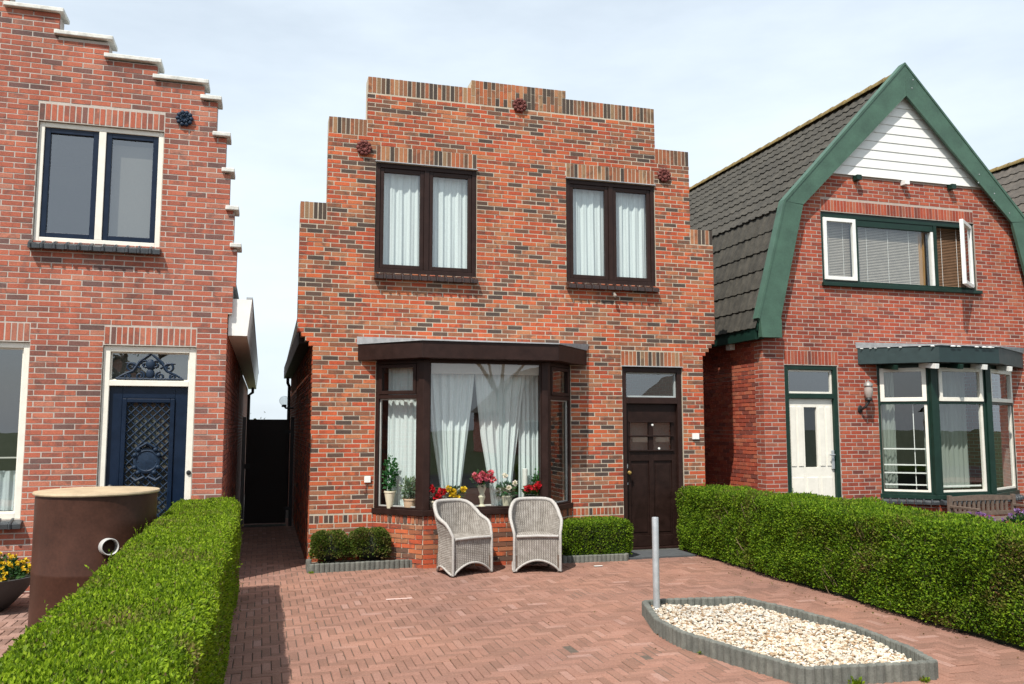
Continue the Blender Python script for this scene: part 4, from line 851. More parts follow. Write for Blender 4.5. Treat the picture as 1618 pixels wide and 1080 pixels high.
for a, b, z0_, z1_ in ((15.6, 18.4, 4.2, 5.4), (16.6, 18.8, .8, 2.6)):
    f = MB().frame(a, b, z0_, z1_, 12.24, 12.297, .07).build('window', WHITE, HN); MB().box(a+.07, b-.07, 12.27, 12.28, z0_+.07, z1_-.07).build('pane', paint('dark pane', (.02, .022, .025), .1), f)
MB().box(14.9, 15.85, 12.24, 12.297, .02, 2.2).build('door', GREEN_D, HN)

# ------------------------------------------------------------------ leaves
def leafmesh(name, P, Nn, lo, hi, aspect, m, out=.7, up=.35, rnd_=.8):
    n = len(P); r1 = NR.normal(size=(n, 3)); d = Nn*out + r1*rnd_*.6 + np.array((0, 0, up)); d /= np.linalg.norm(d, axis=1)[:, None]
    r2 = NR.normal(size=(n, 3)); s = np.cross(d, r2); s /= np.linalg.norm(s, axis=1)[:, None]+1e-9; f = np.cross(s, d)
    L = NR.uniform(lo, hi, n)[:, None]; W = L*aspect*.5; fold = L*.10
    V = np.stack([P, P+d*L*.45+s*W+f*fold, P+d*L-f*fold*.6, P+d*L*.45-s*W+f*fold], 1).reshape(-1, 3)
    b = np.arange(n)*4; F = np.concatenate([np.stack([b, b+1, b+2], 1), np.stack([b, b+2, b+3], 1)])
    return npmesh(name, V, F, m)
def wob(a, b, s=1.): return (np.sin(a*3.1*s+b*1.7)+np.sin(a*7.3*s-b*5.1+1.3)*.6+np.sin(b*9.7*s+a*2.2)*.5+np.sin(a*17*s+b*13)*.35)/2.4
def hedge_points(x0, x1, y0, y1, z0, h, dens, depth=.03, bulge=.03, rad=.08):
    Ps, Ns = [], []
    def add(n, fn):
        u, v = NR.random(n), NR.random(n); P, N_ = fn(u, v); Ps.append(P); Ns.append(N_)
    dx, dy, dz = x1-x0, y1-y0, h-z0
    def face(key, area, fn):
        k = int(area*dens.get(key, 0))
        if k: add(k, fn)
    o = np.ones; z = np.zeros
    face('top', dx*dy, lambda u, v: (np.stack([x0+u*dx, y0+v*dy, h+bulge*wob(x0+u*dx, y0+v*dy)-rad*(np.clip(1-np.minimum(u, 1-u)*dx/rad, 0, 1)**2)], 1), np.tile((0, 0, 1.), (len(u), 1))))
    for key, X, nx in (('left', x0, -1.), ('right', x1, 1.)):
        face(key, dy*dz, lambda u, v, X=X, nx=nx: (np.stack([X+nx*(bulge*wob(y0+u*dy, v*dz*1.3)-rad*(np.clip(1-(1-v)*dz/rad, 0, 1)**2)-.05*np.clip(.25-v, 0, 1)*2), y0+u*dy, z0+v*dz], 1), np.tile((nx, 0, 0.), (len(u), 1))))
    for key, Yv, ny in (('front', y0, -1.), ('back', y1, 1.)):
        face(key, dx*dz, lambda u, v, Yv=Yv, ny=ny: (np.stack([x0+u*dx, Yv+ny*(bulge*wob(x0+u*dx, v*dz*1.3)-rad*(np.clip(1-(1-v)*dz/rad, 0, 1)**2)), z0+v*dz], 1), np.tile((0, ny, 0.), (len(u), 1))))
    P = np.concatenate(Ps); N_ = np.concatenate(Ns); P = P - N_*np.abs(NR.normal(0, depth, len(P)))[:, None]; return P, N_
BARK2 = stone_mat('hedge twig', (.10, .07, .045), (.22, .16, .10), 30)
def hedge(name, x0, x1, y0, y1, h, dens, lo, hi, m, label, cat='hedge', z0=.03, depth=.03, bulge=.03, core=.06, sprigs=0):
    t = thing(name, ((x0+x1)/2, (y0+y1)/2, 0), label, cat)
    P, N_ = hedge_points(x0, x1, y0, y1, z0, h, dens, depth, bulge)
    if sprigs:
        k = NR.integers(0, len(P), sprigs); Q = np.repeat(P[k], 7, 0); st = np.tile(np.arange(7)/7., sprigs)[:, None]; Nk = np.repeat(N_[k]*.6+NR.normal(0, .25, (sprigs, 3))+np.array((0, 0, .4)), 7, 0)
        P = np.concatenate([P, Q+Nk*st*np.repeat(NR.uniform(.03, .09, sprigs), 7)[:, None]]); N_ = np.concatenate([N_, np.repeat(N_[k], 7, 0)])
    o = bpy.data.objects.new('foliage', leafmesh(name, P, N_, lo, hi, .62, m)); put(o, t); tag(o, kind='stuff')
    nx, ny, nz = 4, max(2, int((y1-y0)/.4)), 3; c = core
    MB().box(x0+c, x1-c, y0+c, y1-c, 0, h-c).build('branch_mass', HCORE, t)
    tw = MB(); rr = random.Random(int(x0*100)); side = x0 if x0 > 0 else x1; sg = 1 if x0 > 0 else -1
    for k in range(int((y1-y0)*40)):
        y = rr.uniform(y0+.03, y1-.03); z = rr.uniform(0, h*.75); d0 = rr.uniform(.02, .10); tw.tube([(side+sg*(d0+.05), y, z), (side+sg*d0, y+rr.gauss(0, .04), z+rr.uniform(.05, .14)), (side+sg*(d0-.03), y+rr.gauss(0, .06), z+rr.uniform(.14, .24))], [.005, .004, .002], 3, False)
    tag(tw.build('twigs', BARK2, t), kind='stuff')
    return t
hedge('hedge', -.86, -.20, 1.7, 9.35, .97, dict(top=25000, right=21000, left=5000, back=8000, front=3000), .011, .0225, HEDGE_L, 'bright green clipped hedge in the left foreground beside the brown tank', sprigs=500)
hedge('hedge', 5.60, 6.42, 2.2, 10.92, .90, dict(top=13000, left=15000, right=1200, back=5000, front=3000), .016, .031, HEDGE_R, 'long deep green clipped hedge right of the gravel bed', sprigs=500, bulge=.06, depth=.06, core=.12, z0=.04)
hedge('box_hedge', 3.80, 4.70, 10.44, 10.90, .50, dict(top=9000, left=6000, right=8000, front=9500, back=1500), .018, .032, HEDGE_R, 'low square box hedge between the right chair and the brown door', 'shrub', z0=.06, bulge=.02)
def bush(x0, x1, y0, y1, z0, h, label):
    t = thing('box_shrub', ((x0+x1)/2, (y0+y1)/2, 0), label, 'shrub'); n = 7000; d = NR.normal(size=(n, 3)); d[:, 2] = np.abs(d[:, 2])*1.0-.25; d /= np.linalg.norm(d, axis=1)[:, None]
    d2 = np.sign(d)*np.abs(d)**.62; c = np.array(((x0+x1)/2, (y0+y1)/2, (z0+h)/2)); ex = np.array(((x1-x0)/2, (y1-y0)/2, (h-z0)/2))
    P = c + d2*ex*(1+.07*wob(d[:, 0]*3, d[:, 2]*3))[:, None]*(1-np.abs(NR.normal(0, .08, n)))[:, None]
    o = bpy.data.objects.new('foliage', leafmesh('box_shrub', P, d, .018, .034, .6, BOX_L)); put(o, t); tag(o, kind='stuff')
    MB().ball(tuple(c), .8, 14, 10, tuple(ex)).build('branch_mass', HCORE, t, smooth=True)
    mb = MB()
    for k in range(6): a = k*1.05; mb.tube([(c[0], c[1], .03), (c[0]+.1*math.cos(a), c[1]+.06*math.sin(a), .15), (c[0]+.16*math.cos(a), c[1]+.1*math.sin(a), .3)], .007, 5)
    mb.build('stem', BARK, t)
bush(.60, 1.05, 10.60, 10.95, .05, .45, 'rounded box shrub at the left corner of the brick house'); bush(1.06, 1.56, 10.60, 10.93, .05, .47, 'rounded box shrub next to the bay window')
structure('planting_bed', MB().box(.62, 1.95, 10.58, 10.99, -.1, .05).box(3.72, 4.58, 10.42, 10.99, -.1, .05), SOIL)
# ------------------------------------------------------------------ concrete palisade edgings
def edging(label, path, h, w=.062, closed=False, hs=None, rad=.5):
    t = thing('palisade_edging', (path[0][0], path[0][1], 0), label, 'edging'); pts = path + ([path[0]] if closed else []); segs = []; cache = {}
    for i in range(len(pts)-1):
        p, q = Vector((*pts[i], 0)), Vector((*pts[i+1], 0)); l = (q-p).length; k = max(1, round(l/w)); a = math.atan2(q.y-p.y, q.x-p.x)
        for j_ in range(k): segs.append((p+(q-p)*((j_+.5)/k), a, l/k))
    for i, (c, a, l) in enumerate(segs):
        key = round(l, 3)
        if key not in cache:
            n = 10; r = l/2*1.06; pr = [(r*math.copysign(abs(math.cos(2*math.pi*s/n+math.pi/n))**.7, math.cos(2*math.pi*s/n+math.pi/n)), (r*.86)*math.sin(2*math.pi*s/n+math.pi/n)) for s in range(n)]; V = [(x, y, -.08) for x, y in pr] + [(x, y, h-.008) for x, y in pr] + [(x*.9, y*.86, h) for x, y in pr]
            F = [(s, (s+1) % n, n+(s+1) % n, n+s) for s in range(n)] + [(n+s, n+(s+1) % n, 2*n+(s+1) % n, 2*n+s) for s in range(n)] + [tuple(range(2*n, 3*n))]
            me = bpy.data.meshes.new('palisade'); me.from_pydata(V, [], F); me.materials.append(CONC); cache[key] = me
        dz = (hs(i) if hs else 0)+random.gauss(0, .0012); put(bpy.data.objects.new('palisade', cache[key]), t, Matrix.Translation((c.x, c.y, dz)) @ Matrix.Rotation(a+random.gauss(0, .03), 4, 'Z'))
    return t
edging('low grey palisade edging in front of the two box shrubs', [(.58, 10.98), (.575, 10.56), (1.84, 10.60), (1.87, 10.55)], .10, .06, hs=lambda i: .05 if i == 6 else 0)
edging('low grey palisade edging in front of the square box hedge', [(3.72, 10.42), (4.60, 10.38), (4.62, 10.95)], .085, .06)
edging('grey palisade edging around the gravel bed', BED, .12, .064, True)
# gravel
cx, cy = np.mean([p[0] for p in BED]), np.mean([p[1] for p in BED]); inner = [(cx+(x-cx)*.95, cy+(y-cy)*.97) for x, y in BED]
structure('gravel_bed', MB().slab(inner, -.1, .035), stone_mat('gravel bed sand', (.3, .24, .17), (.5, .43, .34), 60))
phi = (1+5**.5)/2; ico = np.array([(-1, phi, 0), (1, phi, 0), (-1, -phi, 0), (1, -phi, 0), (0, -1, phi), (0, 1, phi), (0, -1, -phi), (0, 1, -phi), (phi, 0, -1), (phi, 0, 1), (-phi, 0, -1), (-phi, 0, 1)])/1.9
icf = np.array([(0, 11, 5), (0, 5, 1), (0, 1, 7), (0, 7, 10), (0, 10, 11), (1, 5, 9), (5, 11, 4), (11, 10, 2), (10, 7, 6), (7, 1, 8), (3, 9, 4), (3, 4, 2), (3, 2, 6), (3, 6, 8), (3, 8, 9), (4, 9, 5), (2, 4, 11), (6, 2, 10), (8, 6, 7), (9, 8, 1)])
VV = []; FF = []; k = 0
while k < 9500:
    x, y = random.uniform(3.2, 4.7), random.uniform(4.95, 7.45)
    if not inside((x, y), inner): continue
    dd = min(1., min(abs(x-px)+abs(y-py) for px, py in inner)); s = random.uniform(.008, .019); V = ico*(1+NR.normal(0, .16, (12, 1)))*s*np.array((random.uniform(.9, 1.5), random.uniform(.7, 1.1), random.uniform(.5, .85)))
    M = np.array((Matrix.Rotation(random.uniform(0, 6.28), 3, 'Z') @ Matrix.Rotation(random.gauss(0, .5), 3, 'X'))); VV.append(V @ M.T + np.array((x, y, .036+random.uniform(.0, .035)+.02*math.sin(x*5)*math.sin(y*4)))); FF.append(icf+k*12); k += 1
GRAV = brick_mat('cream gravel', [(0, (.20, .14, .09)), (.08, (.32, .2, .11)), (.2, (.44, .35, .25)), (.5, (.56, .5, .41)), (.8, (.64, .60, .53)), (1, (.46, .44, .40))], .15, (.3, .2, .12))
o = bpy.data.objects.new('gravel', npmesh('gravel', np.concatenate(VV), np.concatenate(FF), GRAV)); put(o); tag(o, 'cream and ochre pebbles filling the edged bed', 'gravel', kind='stuff')
# bollard
b_ = thing('bollard', (3.505, 7.27, 0), 'thin galvanised steel post at the tip of the gravel bed', 'bollard'); MB().lathe([(.031, 0), (.031, .885), (.029, .893), (.001, .897)], (3.505, 7.27, 0), 20).build('post', ZINC, b_, smooth=True); MB().lathe([(.034, .05), (.034, .075), (.0315, .078)], (3.505, 7.27, 0), 20).build('collar', ZINC, b_, smooth=True)
# doorstep
structure('doorstep', MB().box(4.64, 5.62, 10.42, 10.995, -.05, .022), BLUESTONE)
tag(MB().box(4.0, 4.11, 10.02, 10.06, .004, .007).build('chalk_mark', WHITE), 'small pale chalk scrap on the pavers near the door', 'debris')
tag(MB(Matrix.Translation((1.36, 8.70, .0055)) @ Matrix.Rotation(.02, 4, 'Z')).box(-.13, .13, -.018, .018, 0, .003).build('pale_strip', paint('pale pink strip', (.62, .45, .40), .8)), 'pale pink strip lying on the driveway pavers', 'debris')
# ------------------------------------------------------------------ wicker chairs
def uvgrid(name, fn, nu, nv, m, parent, flip=False):
    V = []; UV = []; F = []
    for i in range(nu+1):
        for j_ in range(nv+1): p, q = fn(i/nu, j_/nv); V.append(p); UV.append(q)
    for i in range(nu):
        for j_ in range(nv):
            f = (i*(nv+1)+j_, (i+1)*(nv+1)+j_, (i+1)*(nv+1)+j_+1, i*(nv+1)+j_+1); F.append(tuple(reversed(f)) if flip else f)
    me = bpy.data.meshes.new(name); me.from_pydata(V, [], F); me.materials.append(m); ul = me.uv_layers.new(name='UVMap'); idx = np.empty(len(me.loops), dtype=np.int32); me.loops.foreach_get('vertex_index', idx)
    ul.data.foreach_set('uv', np.array(UV, dtype=np.float32)[idx].ravel()); me.polygons.foreach_set('use_smooth', [True]*len(F)); o = bpy.data.objects.new(name, me); put(o, parent, wm(parent)); return o
def wicker_chair(loc, rz, label):
    t = thing('wicker_armchair', loc, label, 'chair', 'wicker armchairs in front of the bay', rz); M = wm(t)
    SEAT = .415
    def plan(a, z, off=0.):
        k = max(0., (z-SEAT)/.44); hw = .288-.012*min(1, z/SEAT)*(1-k) + .055*min(1, k/.6) + off; dp = .50 + off; sn = max(0., math.sin(a)); cs = math.cos(a)
        x = hw*math.copysign(abs(cs)**.6, cs); y = -.255 + dp*sn**.8 + .05*k*sn - .015*(1-min(1, z/SEAT))*0; return x, y
    def toph(a):
        s = abs(a-math.pi/2)/(math.pi/2)                  # 0 back, 1 front
        return float(np.interp(s, [0, .2, .36, .48, .6, .68, .76, .84, .90, .95, .98, 1.], [.818, .814, .797, .762, .70, .655, .63, .61, .59, .555, .51, .45]))
    def both(a):
        s = abs(a-math.pi/2)/(math.pi/2); return .018 + .085*max(0, math.sin(math.pi*min(1, s/.42)))**1.2*(1 if s < .42 else 0) + (.07*max(0, math.sin(math.pi*(s-.42)/.58)) if s >= .42 else 0)
    sl = [0]; A = [math.pi*i/200 for i in range(201)]
    for i in range(200): p, q = plan(A[i], .4), plan(A[i+1], .4); sl.append(sl[-1]+math.hypot(p[0]-q[0], p[1]-q[1]))
    def shell(off, amp):
        def fn(u, v):
            a = math.pi*u; zb, zt = both(a), toph(a); z = zb+(zt-zb)*v; L_ = float(np.interp(a, A, sl)); w2 = amp*math.cos(L_*6.283/.028)+.4*amp*math.sin(z*6.283/.05)
            x, y = plan(a, z, off+w2); return (x, y, z), (L_, z)
        return fn
    uvgrid('outer_weave', shell(.0, .0032), 300, 34, WICK, t); uvgrid('inner_weave', shell(-.02, .0032), 300, 34, WICK, t, True)
    def apron(u, v):
        x = -.262+.524*u; zb = .02+.125*math.sin(math.pi*u)**.75; z = zb+(SEAT-.005-zb)*v; return (x, -.252-.012*math.sin(math.pi*u)+.0032*math.cos(x*6.283/.028), z), (x, z)
    uvgrid('apron', apron, 110, 22, WICK, t)
    def seat(u, v):
        a = math.pi*u; x, y = plan(a, SEAT, -.02); x2, y2 = x*(1-v), -.25+(y+.25)*(1-v) if v < 1 else -.25; 
        bul = .02*min(1, v*5)*(1-.5*v); return (x2, min(y2, .25), SEAT+bul*math.sin(math.pi*min(1, v+.2))+.0015*math.cos(x2*6.283/.028)), (x2, y2)
    uvgrid('seat', seat, 60, 24, WICK, t)
    rim = MB(M); pts = []
    for i in range(61):
        a = math.pi*i/60; z = toph(a); x, y = plan(a, z, -.008); pts.append((x, y, z+.004))
    fl = [(pts[0][0], -.262, z) for z in (.012, .12, .25, .36)]; fr = [(pts[-1][0], -.262, z) for z in (.36, .25, .12, .012)]
    rs = [.017]*4 + [+.018+.006*min(1, abs(i-0)/8, abs(60-i)/8) for i in range(61)] + [.017]*4
    rim.tube(fl+pts+fr, rs, 10).build('rim', WICK_R, t, smooth=True)
    mb = MB(M); mb.tube([(-.258+.516*i/24, -.262-.012*math.sin(math.pi*i/24), .018+.125*math.sin(math.pi*i/24)**.75) for i in range(25)], .013, 8)
    mb.tube([(*plan(math.pi*i/60, both(math.pi*i/60)), both(math.pi*i/60)) for i in range(61)], .013, 8); mb.build('lower_binding', WICK_R, t, smooth=True)
    MB(M).tube([(-.25, -.26, SEAT+.004), (0, -.272, SEAT+.012), (.25, -.26, SEAT+.004)], .018, 10).build('seat_edge', WICK_R, t, smooth=True)
    for (x, y) in ((-.262, -.255), (.262, -.255), (-.20, .20), (.20, .20)): MB(M).tube([(x*.97, y*.97, 0), (x*.96, y*.96, .20)], .016, 8).build('leg', WOOD, t)
wicker_chair((2.31, 10.11, .004), R(21.3), 'grey wicker armchair standing at an angle beneath the flowers, left of the pair')
wicker_chair((3.235, 10.06, .004), R(-11.5), 'grey wicker armchair facing straight out, right of the pair')
# ------------------------------------------------------------------ plants on the sill of the bay
def plant(name, x, y, z, label, pot, foliage, flowers=None, cat='plant'):
    t = thing(name, (x, y, z), label, cat)
    pm, prof = pot; MB().lathe(prof, (x, y, z), 20).build('pot', pm, t, smooth=True); zt = z+max(h for r, h in prof)
    m, n, rx, rz_, zc, lo, hi, asp = foliage; d = NR.normal(size=(n, 3)); d /= np.linalg.norm(d, axis=1)[:, None]; rr = NR.random((n, 1))**.45; P = np.array((x, y, zt+zc)) + d*rr*np.array((rx, rx*.8, rz_))
    o = bpy.data.objects.new('foliage', leafmesh(name, P, d, lo, hi, asp, m)); put(o, t); tag(o, kind='stuff')
    mb = MB()
    for k in range(5): mb.tube([(x, y, zt-.03), (x+random.uniform(-.3, .3)*rx, y, zt+zc*.5), (x+random.uniform(-.8, .8)*rx, y+random.uniform(-.4, .4)*rx, zt+zc+random.uniform(-.3, .5)*rz_)], .004, 5)
    mb.build('stem', LEAFD, t)
    if flowers:
        fm, spots, fr_ = flowers
        for (dx, dz) in spots:
            c = np.array((x+dx, y-rx*.7-.01, zt+dz)); n2 = 40; d = NR.normal(size=(n2, 3)); d[:, 1] -= .6; d /= np.linalg.norm(d, axis=1)[:, None]
            fo = bpy.data.objects.new('flower', leafmesh('flower', c+d*fr_*.45, d, fr_*.6, fr_*.9, 1.1, fm, 1., 0, .5)); put(fo, t)
taper = lambda r0, r1, h: [(r0*.8, 0), (r0, .005), (r1, h-.02), (r1*1.08, h-.018), (r1*1.08, h), (r1*.85, h), (r1*.8, h-.02)]
plant('potted_plant', 1.565, 10.86, .70, 'climbing green plant in a tall cream cone pot at the left of the bay', (POTW, taper(.035, .07, .22)), (LEAFG, 260, .085, .24, .20, .03, .06, .7))
plant('potted_plant', 1.80, 10.72, .70, 'silvery leaved plant in a pale tan pot beside the bay corner post', (POTB, taper(.07, .085, .13)), (LEAFS, 240, .12, .14, .12, .04, .075, .55))
plant('potted_plant', 2.075, 10.60, .70, 'red geranium in a pale pot behind the left wicker chair', (POTW, taper(.06, .085, .11)), (LEAFD, 220, .10, .09, .08, .03, .06, .8), (P_RED, [(-.05, .15), (.09, .11), (.03, .04)], .055))
plant('potted_plant', 2.335, 10.60, .70, 'yellow flowering plant on the bay sill', (BOWL, taper(.06, .08, .09)), (LEAFD, 240, .13, .09, .10, .03, .055, .7), (P_YEL, [(-.03, .13), (.02, .05), (.10, .16), (-.09, .17), (-.04, .09)], .042))
plant('potted_plant', 2.70, 10.60, .70, 'pink flowering plant on a cream pedestal vase in the middle of the bay', (POTW, [(.05, 0), (.055, .015), (.022, .05), (.03, .10), (.045, .14), (.03, .18), (.05, .24), (.065, .29), (.06, .30), (.05, .29)]), (LEAFD, 260, .13, .09, .06, .03, .06, .8), (P_PINK, [(-.11, .11), (-.02, .13), (.09, .14), (-.06, .06), (.03, .09), (.12, .06)], .045))
plant('potted_plant', 3.03, 10.60, .70, 'white and pink orchid in a cream pot behind the right wicker chair', (POTW, taper(.045, .07, .15)), (LEAFG, 200, .13, .09, .07, .035, .075, .45), (P_WHT, [(-.05, .26), (.08, .16), (.0, .10)], .035))
plant('potted_plant', 3.355, 10.60, .70, 'red flowering plant at the right end of the bay sill', (POTW, taper(.06, .08, .12)), (LEAFD, 220, .10, .08, .07, .03, .06, .8), (P_RED, [(-.06, .12), (.05, .13), (.09, .16)], .052))
plant('potted_plant', 3.50, 10.70, .70, 'blue green leafy plant behind the red flowers at the bay corner', (POTB, taper(.05, .07, .14)), (LEAFG, 220, .09, .17, .17, .03, .06, .7))
cd = thing('candle', (3.30, 10.68, .70), 'white pillar candle behind the red flowers in the bay', 'candle'); MB().lathe([(.034, 0), (.034, .48), (.028, .485), (.001, .478)], (3.30, 10.68, .70), 16).build('wax', paint('candle wax', (.8, .79, .74), .5, .03), cd, smooth=True); MB().tube([(3.30, 10.68, 1.178), (3.302, 10.68, 1.2)], .002, 5).build('wick', BLACK, cd)
# ------------------------------------------------------------------ brown tank, flower bowl
tk = thing('water_tank', (-1.335, 8.02, 0), 'brown cylindrical tank with tan rim standing behind the left hedge', 'tank')
MB().lathe([(.47, 0), (.47, .52), (.473, .53), (.473, .55), (.47, .56), (.47, 1.165), (.455, 1.165), (.455, .7)], (-1.335, 8.02, 0), 72).build('shell', TANK, tk, smooth=True)
MB().lathe([(.452, 1.166), (.486, 1.166), (.490, 1.176), (.486, 1.188), (.45, 1.19), (.0015, 1.184)], (-1.335, 8.02, 0), 72).build('lid', TANRIM, tk, smooth=True)
Mp = Matrix.Translation((-1.335, 8.02, .735)) @ Matrix.Rotation(R(20), 4, 'Z') @ Matrix.Rotation(R(-4), 4, 'X')
MB(Mp).lathe([(.066, .40), (.066, .585), (.062, .59), (.057, .585), (.057, .45), (.001, .45)], (0, 0, 0), 28, 'y').build('pipe_stub', PVC, tk, smooth=True); MB(Mp).lathe([(.0565, .452), (.0565, .455), (.001, .456)], (0, 0, 0), 20, 'y').build('pipe_inside', BLACK, tk)
bw = thing('flower_bowl', (-2.47, 9.25, 0), 'dark grey bowl of yellow flowers at the left edge', 'planter')
MB().lathe([(.16, 0), (.2, .02), (.33, .16), (.43, .30), (.44, .32), (.41, .32), (.39, .28)], (-2.47, 9.25, 0), 32).build('bowl', BOWL, bw, smooth=True); MB().lathe([(.39, .27), (.001, .3)], (-2.47, 9.25, 0), 24).build('soil', SOIL, bw)
n = 1500; d = NR.normal(size=(n, 3)); d[:, 2] = np.abs(d[:, 2]); d /= np.linalg.norm(d, axis=1)[:, None]; P = np.array((-2.47, 9.25, .29))+d*np.array((.40, .40, .20))*(NR.random((n, 1))**.3)
o = bpy.data.objects.new('foliage', leafmesh('bowl leaves', P, d, .03, .055, .6, LEAFD)); put(o, bw); tag(o, kind='stuff')
for k in range(70):
    a = NR.normal(size=3); a[2] = abs(a[2])*.9+.1; a /= np.linalg.norm(a); c = np.array((-2.47, 9.25, .30))+a*np.array((.41, .41, .22)); d = NR.normal(size=(10, 3))*.6+a; d /= np.linalg.norm(d, axis=1)[:, None]
    o = bpy.data.objects.new('flower', leafmesh('flower', c+d*.006, d, .024, .034, .9, P_YEL, 1., .1, .5)); put(o, bw)
# ------------------------------------------------------------------ gate and lamp in the alley
gt = thing('garden_gate', (.08, 15.6, 0), 'tall black plank gate closing the alley between two brick houses', 'gate')
xg = -.27
for k in range(7): MB().box(xg+k*.099, xg+k*.099+.101, 15.6+.008*(k % 2), 15.607+.008*(k % 2), .06, 1.86).build('plank', GATE, gt)
for z in (.3, 1.0, 1.65): MB().box(-.27, .42, 15.632, 15.67, z, z+.09).build('rail', GATE, gt)
MB().box(-.345, -.285, 15.58, 15.65, 0, 1.9).build('gate_post', paint('grey gate post', (.13, .125, .12), .7), gt); MB().box(.472, .53, 15.58, 15.65, 0, 1.9).build('gate_post', BLACK, gt)
for z in (.28, 1.62): MB().box(.38, .48, 15.585, 15.597, z, z+.05).build('hinge', BLACK, gt)
MB().box(-.29, -.20, 15.58, 15.597, 1.0, 1.09).build('latch', BLACK, gt); MB().box(-.27, .43, 15.59, 15.64, .0, .035).build('gate_sill', CONC, gt)
gl = thing('globe_lamp', (.57, 17.4, 2.1), 'clear globe lamp on the alley wall above the black gate', 'lamp')
MB().tube([(.578, 17.4, 2.10), (.42, 17.4, 2.10), (.39, 17.4, 2.14)], .018, 8).lathe([(.045, 0), (.05, .03), (.03, .05)], (.39, 17.4, 2.12), 12).build('arm', BLACK, gl, smooth=True); MB().ball((.39, 17.4, 2.245), .095, 18, 12).build('globe', glass_mat('lamp globe', .06, (.85, .87, .87)), gl, smooth=True)
pl = thing('garden_shrub', (.0, 18.5, 0), 'yellow green shrub tips showing above the alley gate', 'shrub'); n = 400; P = np.array((-.12, 18.5, 1.35))+NR.normal(size=(n, 3))*np.array((.07, .1, .26)); o = bpy.data.objects.new('foliage', leafmesh('shrub', P, NR.normal(size=(n, 3)), .04, .08, .5, leaf_mat('yellow green leaf', [(0, (.15, .2, .03)), (1, (.4, .42, .08))]))); put(o, pl); tag(o, kind='stuff'); MB().tube([(-.12, 18.5, 0), (-.12, 18.5, 1.5)], .02, 6).build('stem', BARK, pl)
# ------------------------------------------------------------------ bench and pots of the right garden
bn = thing('garden_bench', (9.93, 10.1, 0), 'weathered slatted wooden bench in front of the green bay', 'bench'); x0, x1, yb = 9.56, 10.77, 9.95
for x in (x0, x1-.055):
    MB().box(x, x+.055, yb+.20, yb+.25, 0, .735).build('back_leg', WOOD, bn, bevel=.004); MB().box(x, x+.055, yb-.28, yb-.23, 0, .56).build('front_leg', WOOD, bn, bevel=.004); MB().box(x-.002, x+.057, yb-.30, yb+.198, .562, .595).build('armrest', WOOD, bn, bevel=.004)
pr = [(x0+.057, .655), (x1-.057, .655)] + [(x1-.057-(x1-x0-.114)*t/10, .715+.018*math.sin(math.pi*t/10)) for t in range(11)]
MB().prism(pr, yb+.205, yb+.24).build('top_rail', WOOD, bn, bevel=.003); MB().box(x0+.057, x1-.057, yb+.205, yb+.24, .44, .50).build('lower_rail', WOOD, bn, bevel=.003)
for k in range(12): x = x0+.095+k*.085; MB().box(x, x+.04, yb+.212, yb+.234, .502, .653).build('back_slat', WOOD, bn)
for k in range(5): MB().box(x0+.002, x1-.002, yb-.26+k*.09, yb-.26+k*.09+.075, .40, .425).build('seat_slat', WOOD, bn)
def tub(x, y, h, r, m, fm, label):
    t = thing('flower_pot', (x, y, 0), label, 'pot'); MB().lathe([(r*.75, 0), (r*.95, h-.06), (r*1.05, h-.055), (r*1.06, h), (r*.9, h), (r*.85, h-.04), (.001, h-.04)], (x, y, 0), 24).build('pot', m, t, smooth=True)
    n = 500; d = NR.normal(size=(n, 3)); d[:, 2] = np.abs(d[:, 2]); d /= np.linalg.norm(d, axis=1)[:, None]; P = np.array((x, y, h-.03))+d*np.array((r*1.1, r*1.1, .13))*(NR.random((n, 1))**.4); o = bpy.data.objects.new('foliage', leafmesh('tub', P, d, .03, .055, .6, LEAFD)); put(o, t); tag(o, kind='stuff')
    for k in range(26):
        a = NR.normal(size=3); a[2] = abs(a[2]); a /= np.linalg.norm(a); c = np.array((x, y, h))+a*np.array((r*1.15, r*1.15, .14)); d = NR.normal(size=(10, 3))*.6+a; d /= np.linalg.norm(d, axis=1)[:, None]; o = bpy.data.objects.new('flower', leafmesh('flower', c+d*.005, d, .025, .04, .9, fm, 1., .1, .5)); put(o, t)
tub(9.22, 9.35, .42, .22, BOWL, P_PUR, 'dark tub of pale violet flowers in front of the slatted bench'); tub(9.12, 8.48, .545, .20, TERRA, P_PUR, 'terracotta pot of purple flowers at the right edge above the hedge')

# stray weeds in the joints
for k, (x, y, h, lab) in enumerate(((3.86, 5.0, .05, 'small green weed at the front foot of the gravel edging'), (4.36, 4.93, .035, 'tiny weed at the near right tip of the gravel edging'), (3.26, 6.0, .03, 'tiny weed along the left side of the gravel edging'), (.60, 10.48, .03, 'tiny weed at the end of the shrub edging'))):
    t = thing('weed', (x, y, 0), lab, 'weed'); n = 60; d = NR.normal(size=(n, 3)); d[:, 2] = np.abs(d[:, 2]); d /= np.linalg.norm(d, axis=1)[:, None]
    o = bpy.data.objects.new('leaves', leafmesh('weed', np.array((x, y, .004))+d*np.array((h, h, h*.7))*NR.random((n, 1)), d, h*.4, h*.8, .5, HEDGE_L)); put(o, t); tag(o, kind='stuff')
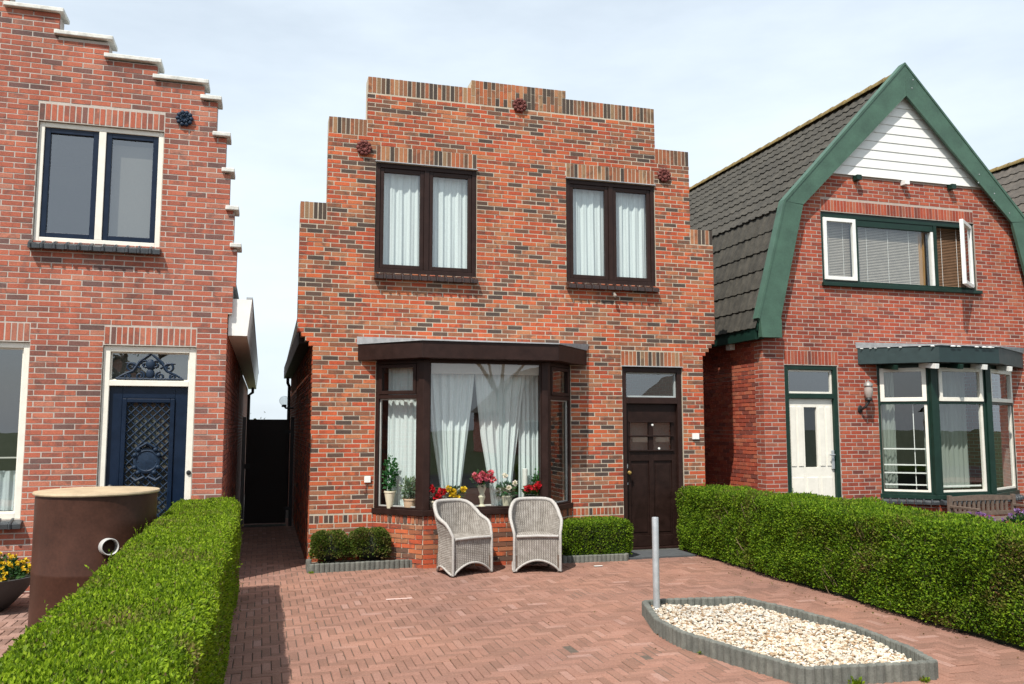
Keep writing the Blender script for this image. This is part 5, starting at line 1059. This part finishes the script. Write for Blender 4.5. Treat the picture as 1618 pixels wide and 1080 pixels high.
# fallen leaves and dust along the hedges and the edging
pts = np.concatenate([np.stack([NR.uniform(5.3, 5.62, 150), NR.uniform(4, 10.6, 150)], 1), np.stack([-.30+np.abs(NR.normal(0, .12, 90)), NR.uniform(4, 9.5, 90)], 1), np.stack([NR.uniform(.3, 5.3, 60), NR.uniform(5, 10.3, 60)], 1)])
P = np.concatenate([pts, np.full((len(pts), 1), .008)], 1); o = bpy.data.objects.new('leaf_litter', leafmesh('leaf litter', P, NR.normal(size=P.shape)*np.array((1, 1, .1)), .012, .028, .6, leaf_mat('dead leaf', [(0, (.12, .07, .035)), (.6, (.2, .13, .07)), (1, (.12, .15, .04))]), 1, 0, .15)); put(o); tag(o, 'scattered dead leaves on the pavers by the hedges', 'leaves', kind='stuff')

# ------------------------------------------------------------------ across the street, seen in the window panes
def bare_tree(x, y, h, seed, label):
    t = thing('bare_tree', (x, y, 0), label, 'tree', 'trees across the street'); rr = random.Random(seed); trunk = MB(); br = MB(); tips = []
    trunk.tube([(x, y, 0), (x+.05, y, h*.2), (x-.04, y+.05, h*.36)], [.22, .17, .13], 10)
    def grow(p, d, l, r, dep):
        q = p+d*l*.5+Vector((rr.uniform(-.1, .1), rr.uniform(-.1, .1), .05))*l; e_ = p+d*l; br.tube([p, q, e_], [r, r*.8, r*.6], 5 if dep > 1 else 7, False)
        if dep >= 5: tips.append(e_); return
        for k in range(3 if dep < 4 else 2):
            nd = (d+Vector((rr.gauss(0, .55), rr.gauss(0, .55), rr.gauss(.12, .35)))).normalized(); grow(e_, nd, l*rr.uniform(.62, .85), r*.58, dep+1)
    for k in range(4):
        a = k*1.57+rr.uniform(-.3, .3); grow(Vector((x-.04, y+.05, h*.34)), Vector((math.cos(a)*.7, math.sin(a)*.7, .9)).normalized(), h*.2, .09, 1)
    trunk.build('trunk', BARK, t, smooth=True); br.build('limbs', BARK, t)
    P = np.repeat(np.array([tuple(p) for p in tips]), 10, 0)+NR.normal(0, .25, (len(tips)*10, 3)); o = bpy.data.objects.new('crown', leafmesh('young leaves', P, NR.normal(size=P.shape), .05, .10, .6, LEAFD)); put(o, t); tag(o, kind='stuff')
bare_tree(-4.6, -12.5, 8.5, 1, 'young tree across the street opposite the left house'); bare_tree(2.4, -13.2, 8.2, 2, 'young tree across the street opposite the bay window'); bare_tree(9.5, -13.0, 8.8, 3, 'young tree across the street opposite the right house')
def far_house(x, y, w_, wall, label):
    t = thing('opposite_house', (x, y, 0), label, 'house', 'houses across the street'); a = w_/2
    MB().box(x-a, x+a, y-8, y, -.05, 3.0).prism([(x-a, 3.0), (x+a, 3.0), (x, 5.6)], y-8, y).build('wall', wall, t)
    MB().add([(x-a-.3, y+.25, 2.8), (x, y+.25, 5.8), (x, y-8.2, 5.8), (x-a-.3, y-8.2, 2.8), (x+a+.3, y+.25, 2.8), (x+a+.3, y-8.2, 2.8)], [(0, 1, 2, 3), (1, 4, 5, 2)]).build('roof', TILE2, t)
    for wx, wz in ((-1.6, .9), (1.0, .9), (-.6, 3.6)):
        f = MB().frame(x+wx, x+wx+1.2, wz, wz+1.3, y+.01, y+.07, .08).build('window', WHITE, t); MB().box(x+wx+.08, x+wx+1.12, y+.02, y+.03, wz+.08, wz+1.22).build('pane', BLACK, f)
    MB().box(x-.2, x+.7, y+.01, y+.06, 0, 2.1).build('door', GREEN_D, t)
for k, x in enumerate((-21, -8, 5, 18, 31)): far_house(x, -32, 6.2, WT_R if k % 2 else WT_C, ('orange', 'red', 'orange', 'red', 'orange')[k]+' brick gabled house, %s in the row across the street' % ('leftmost', 'second from the left', 'middle one', 'second from the right', 'rightmost')[k])
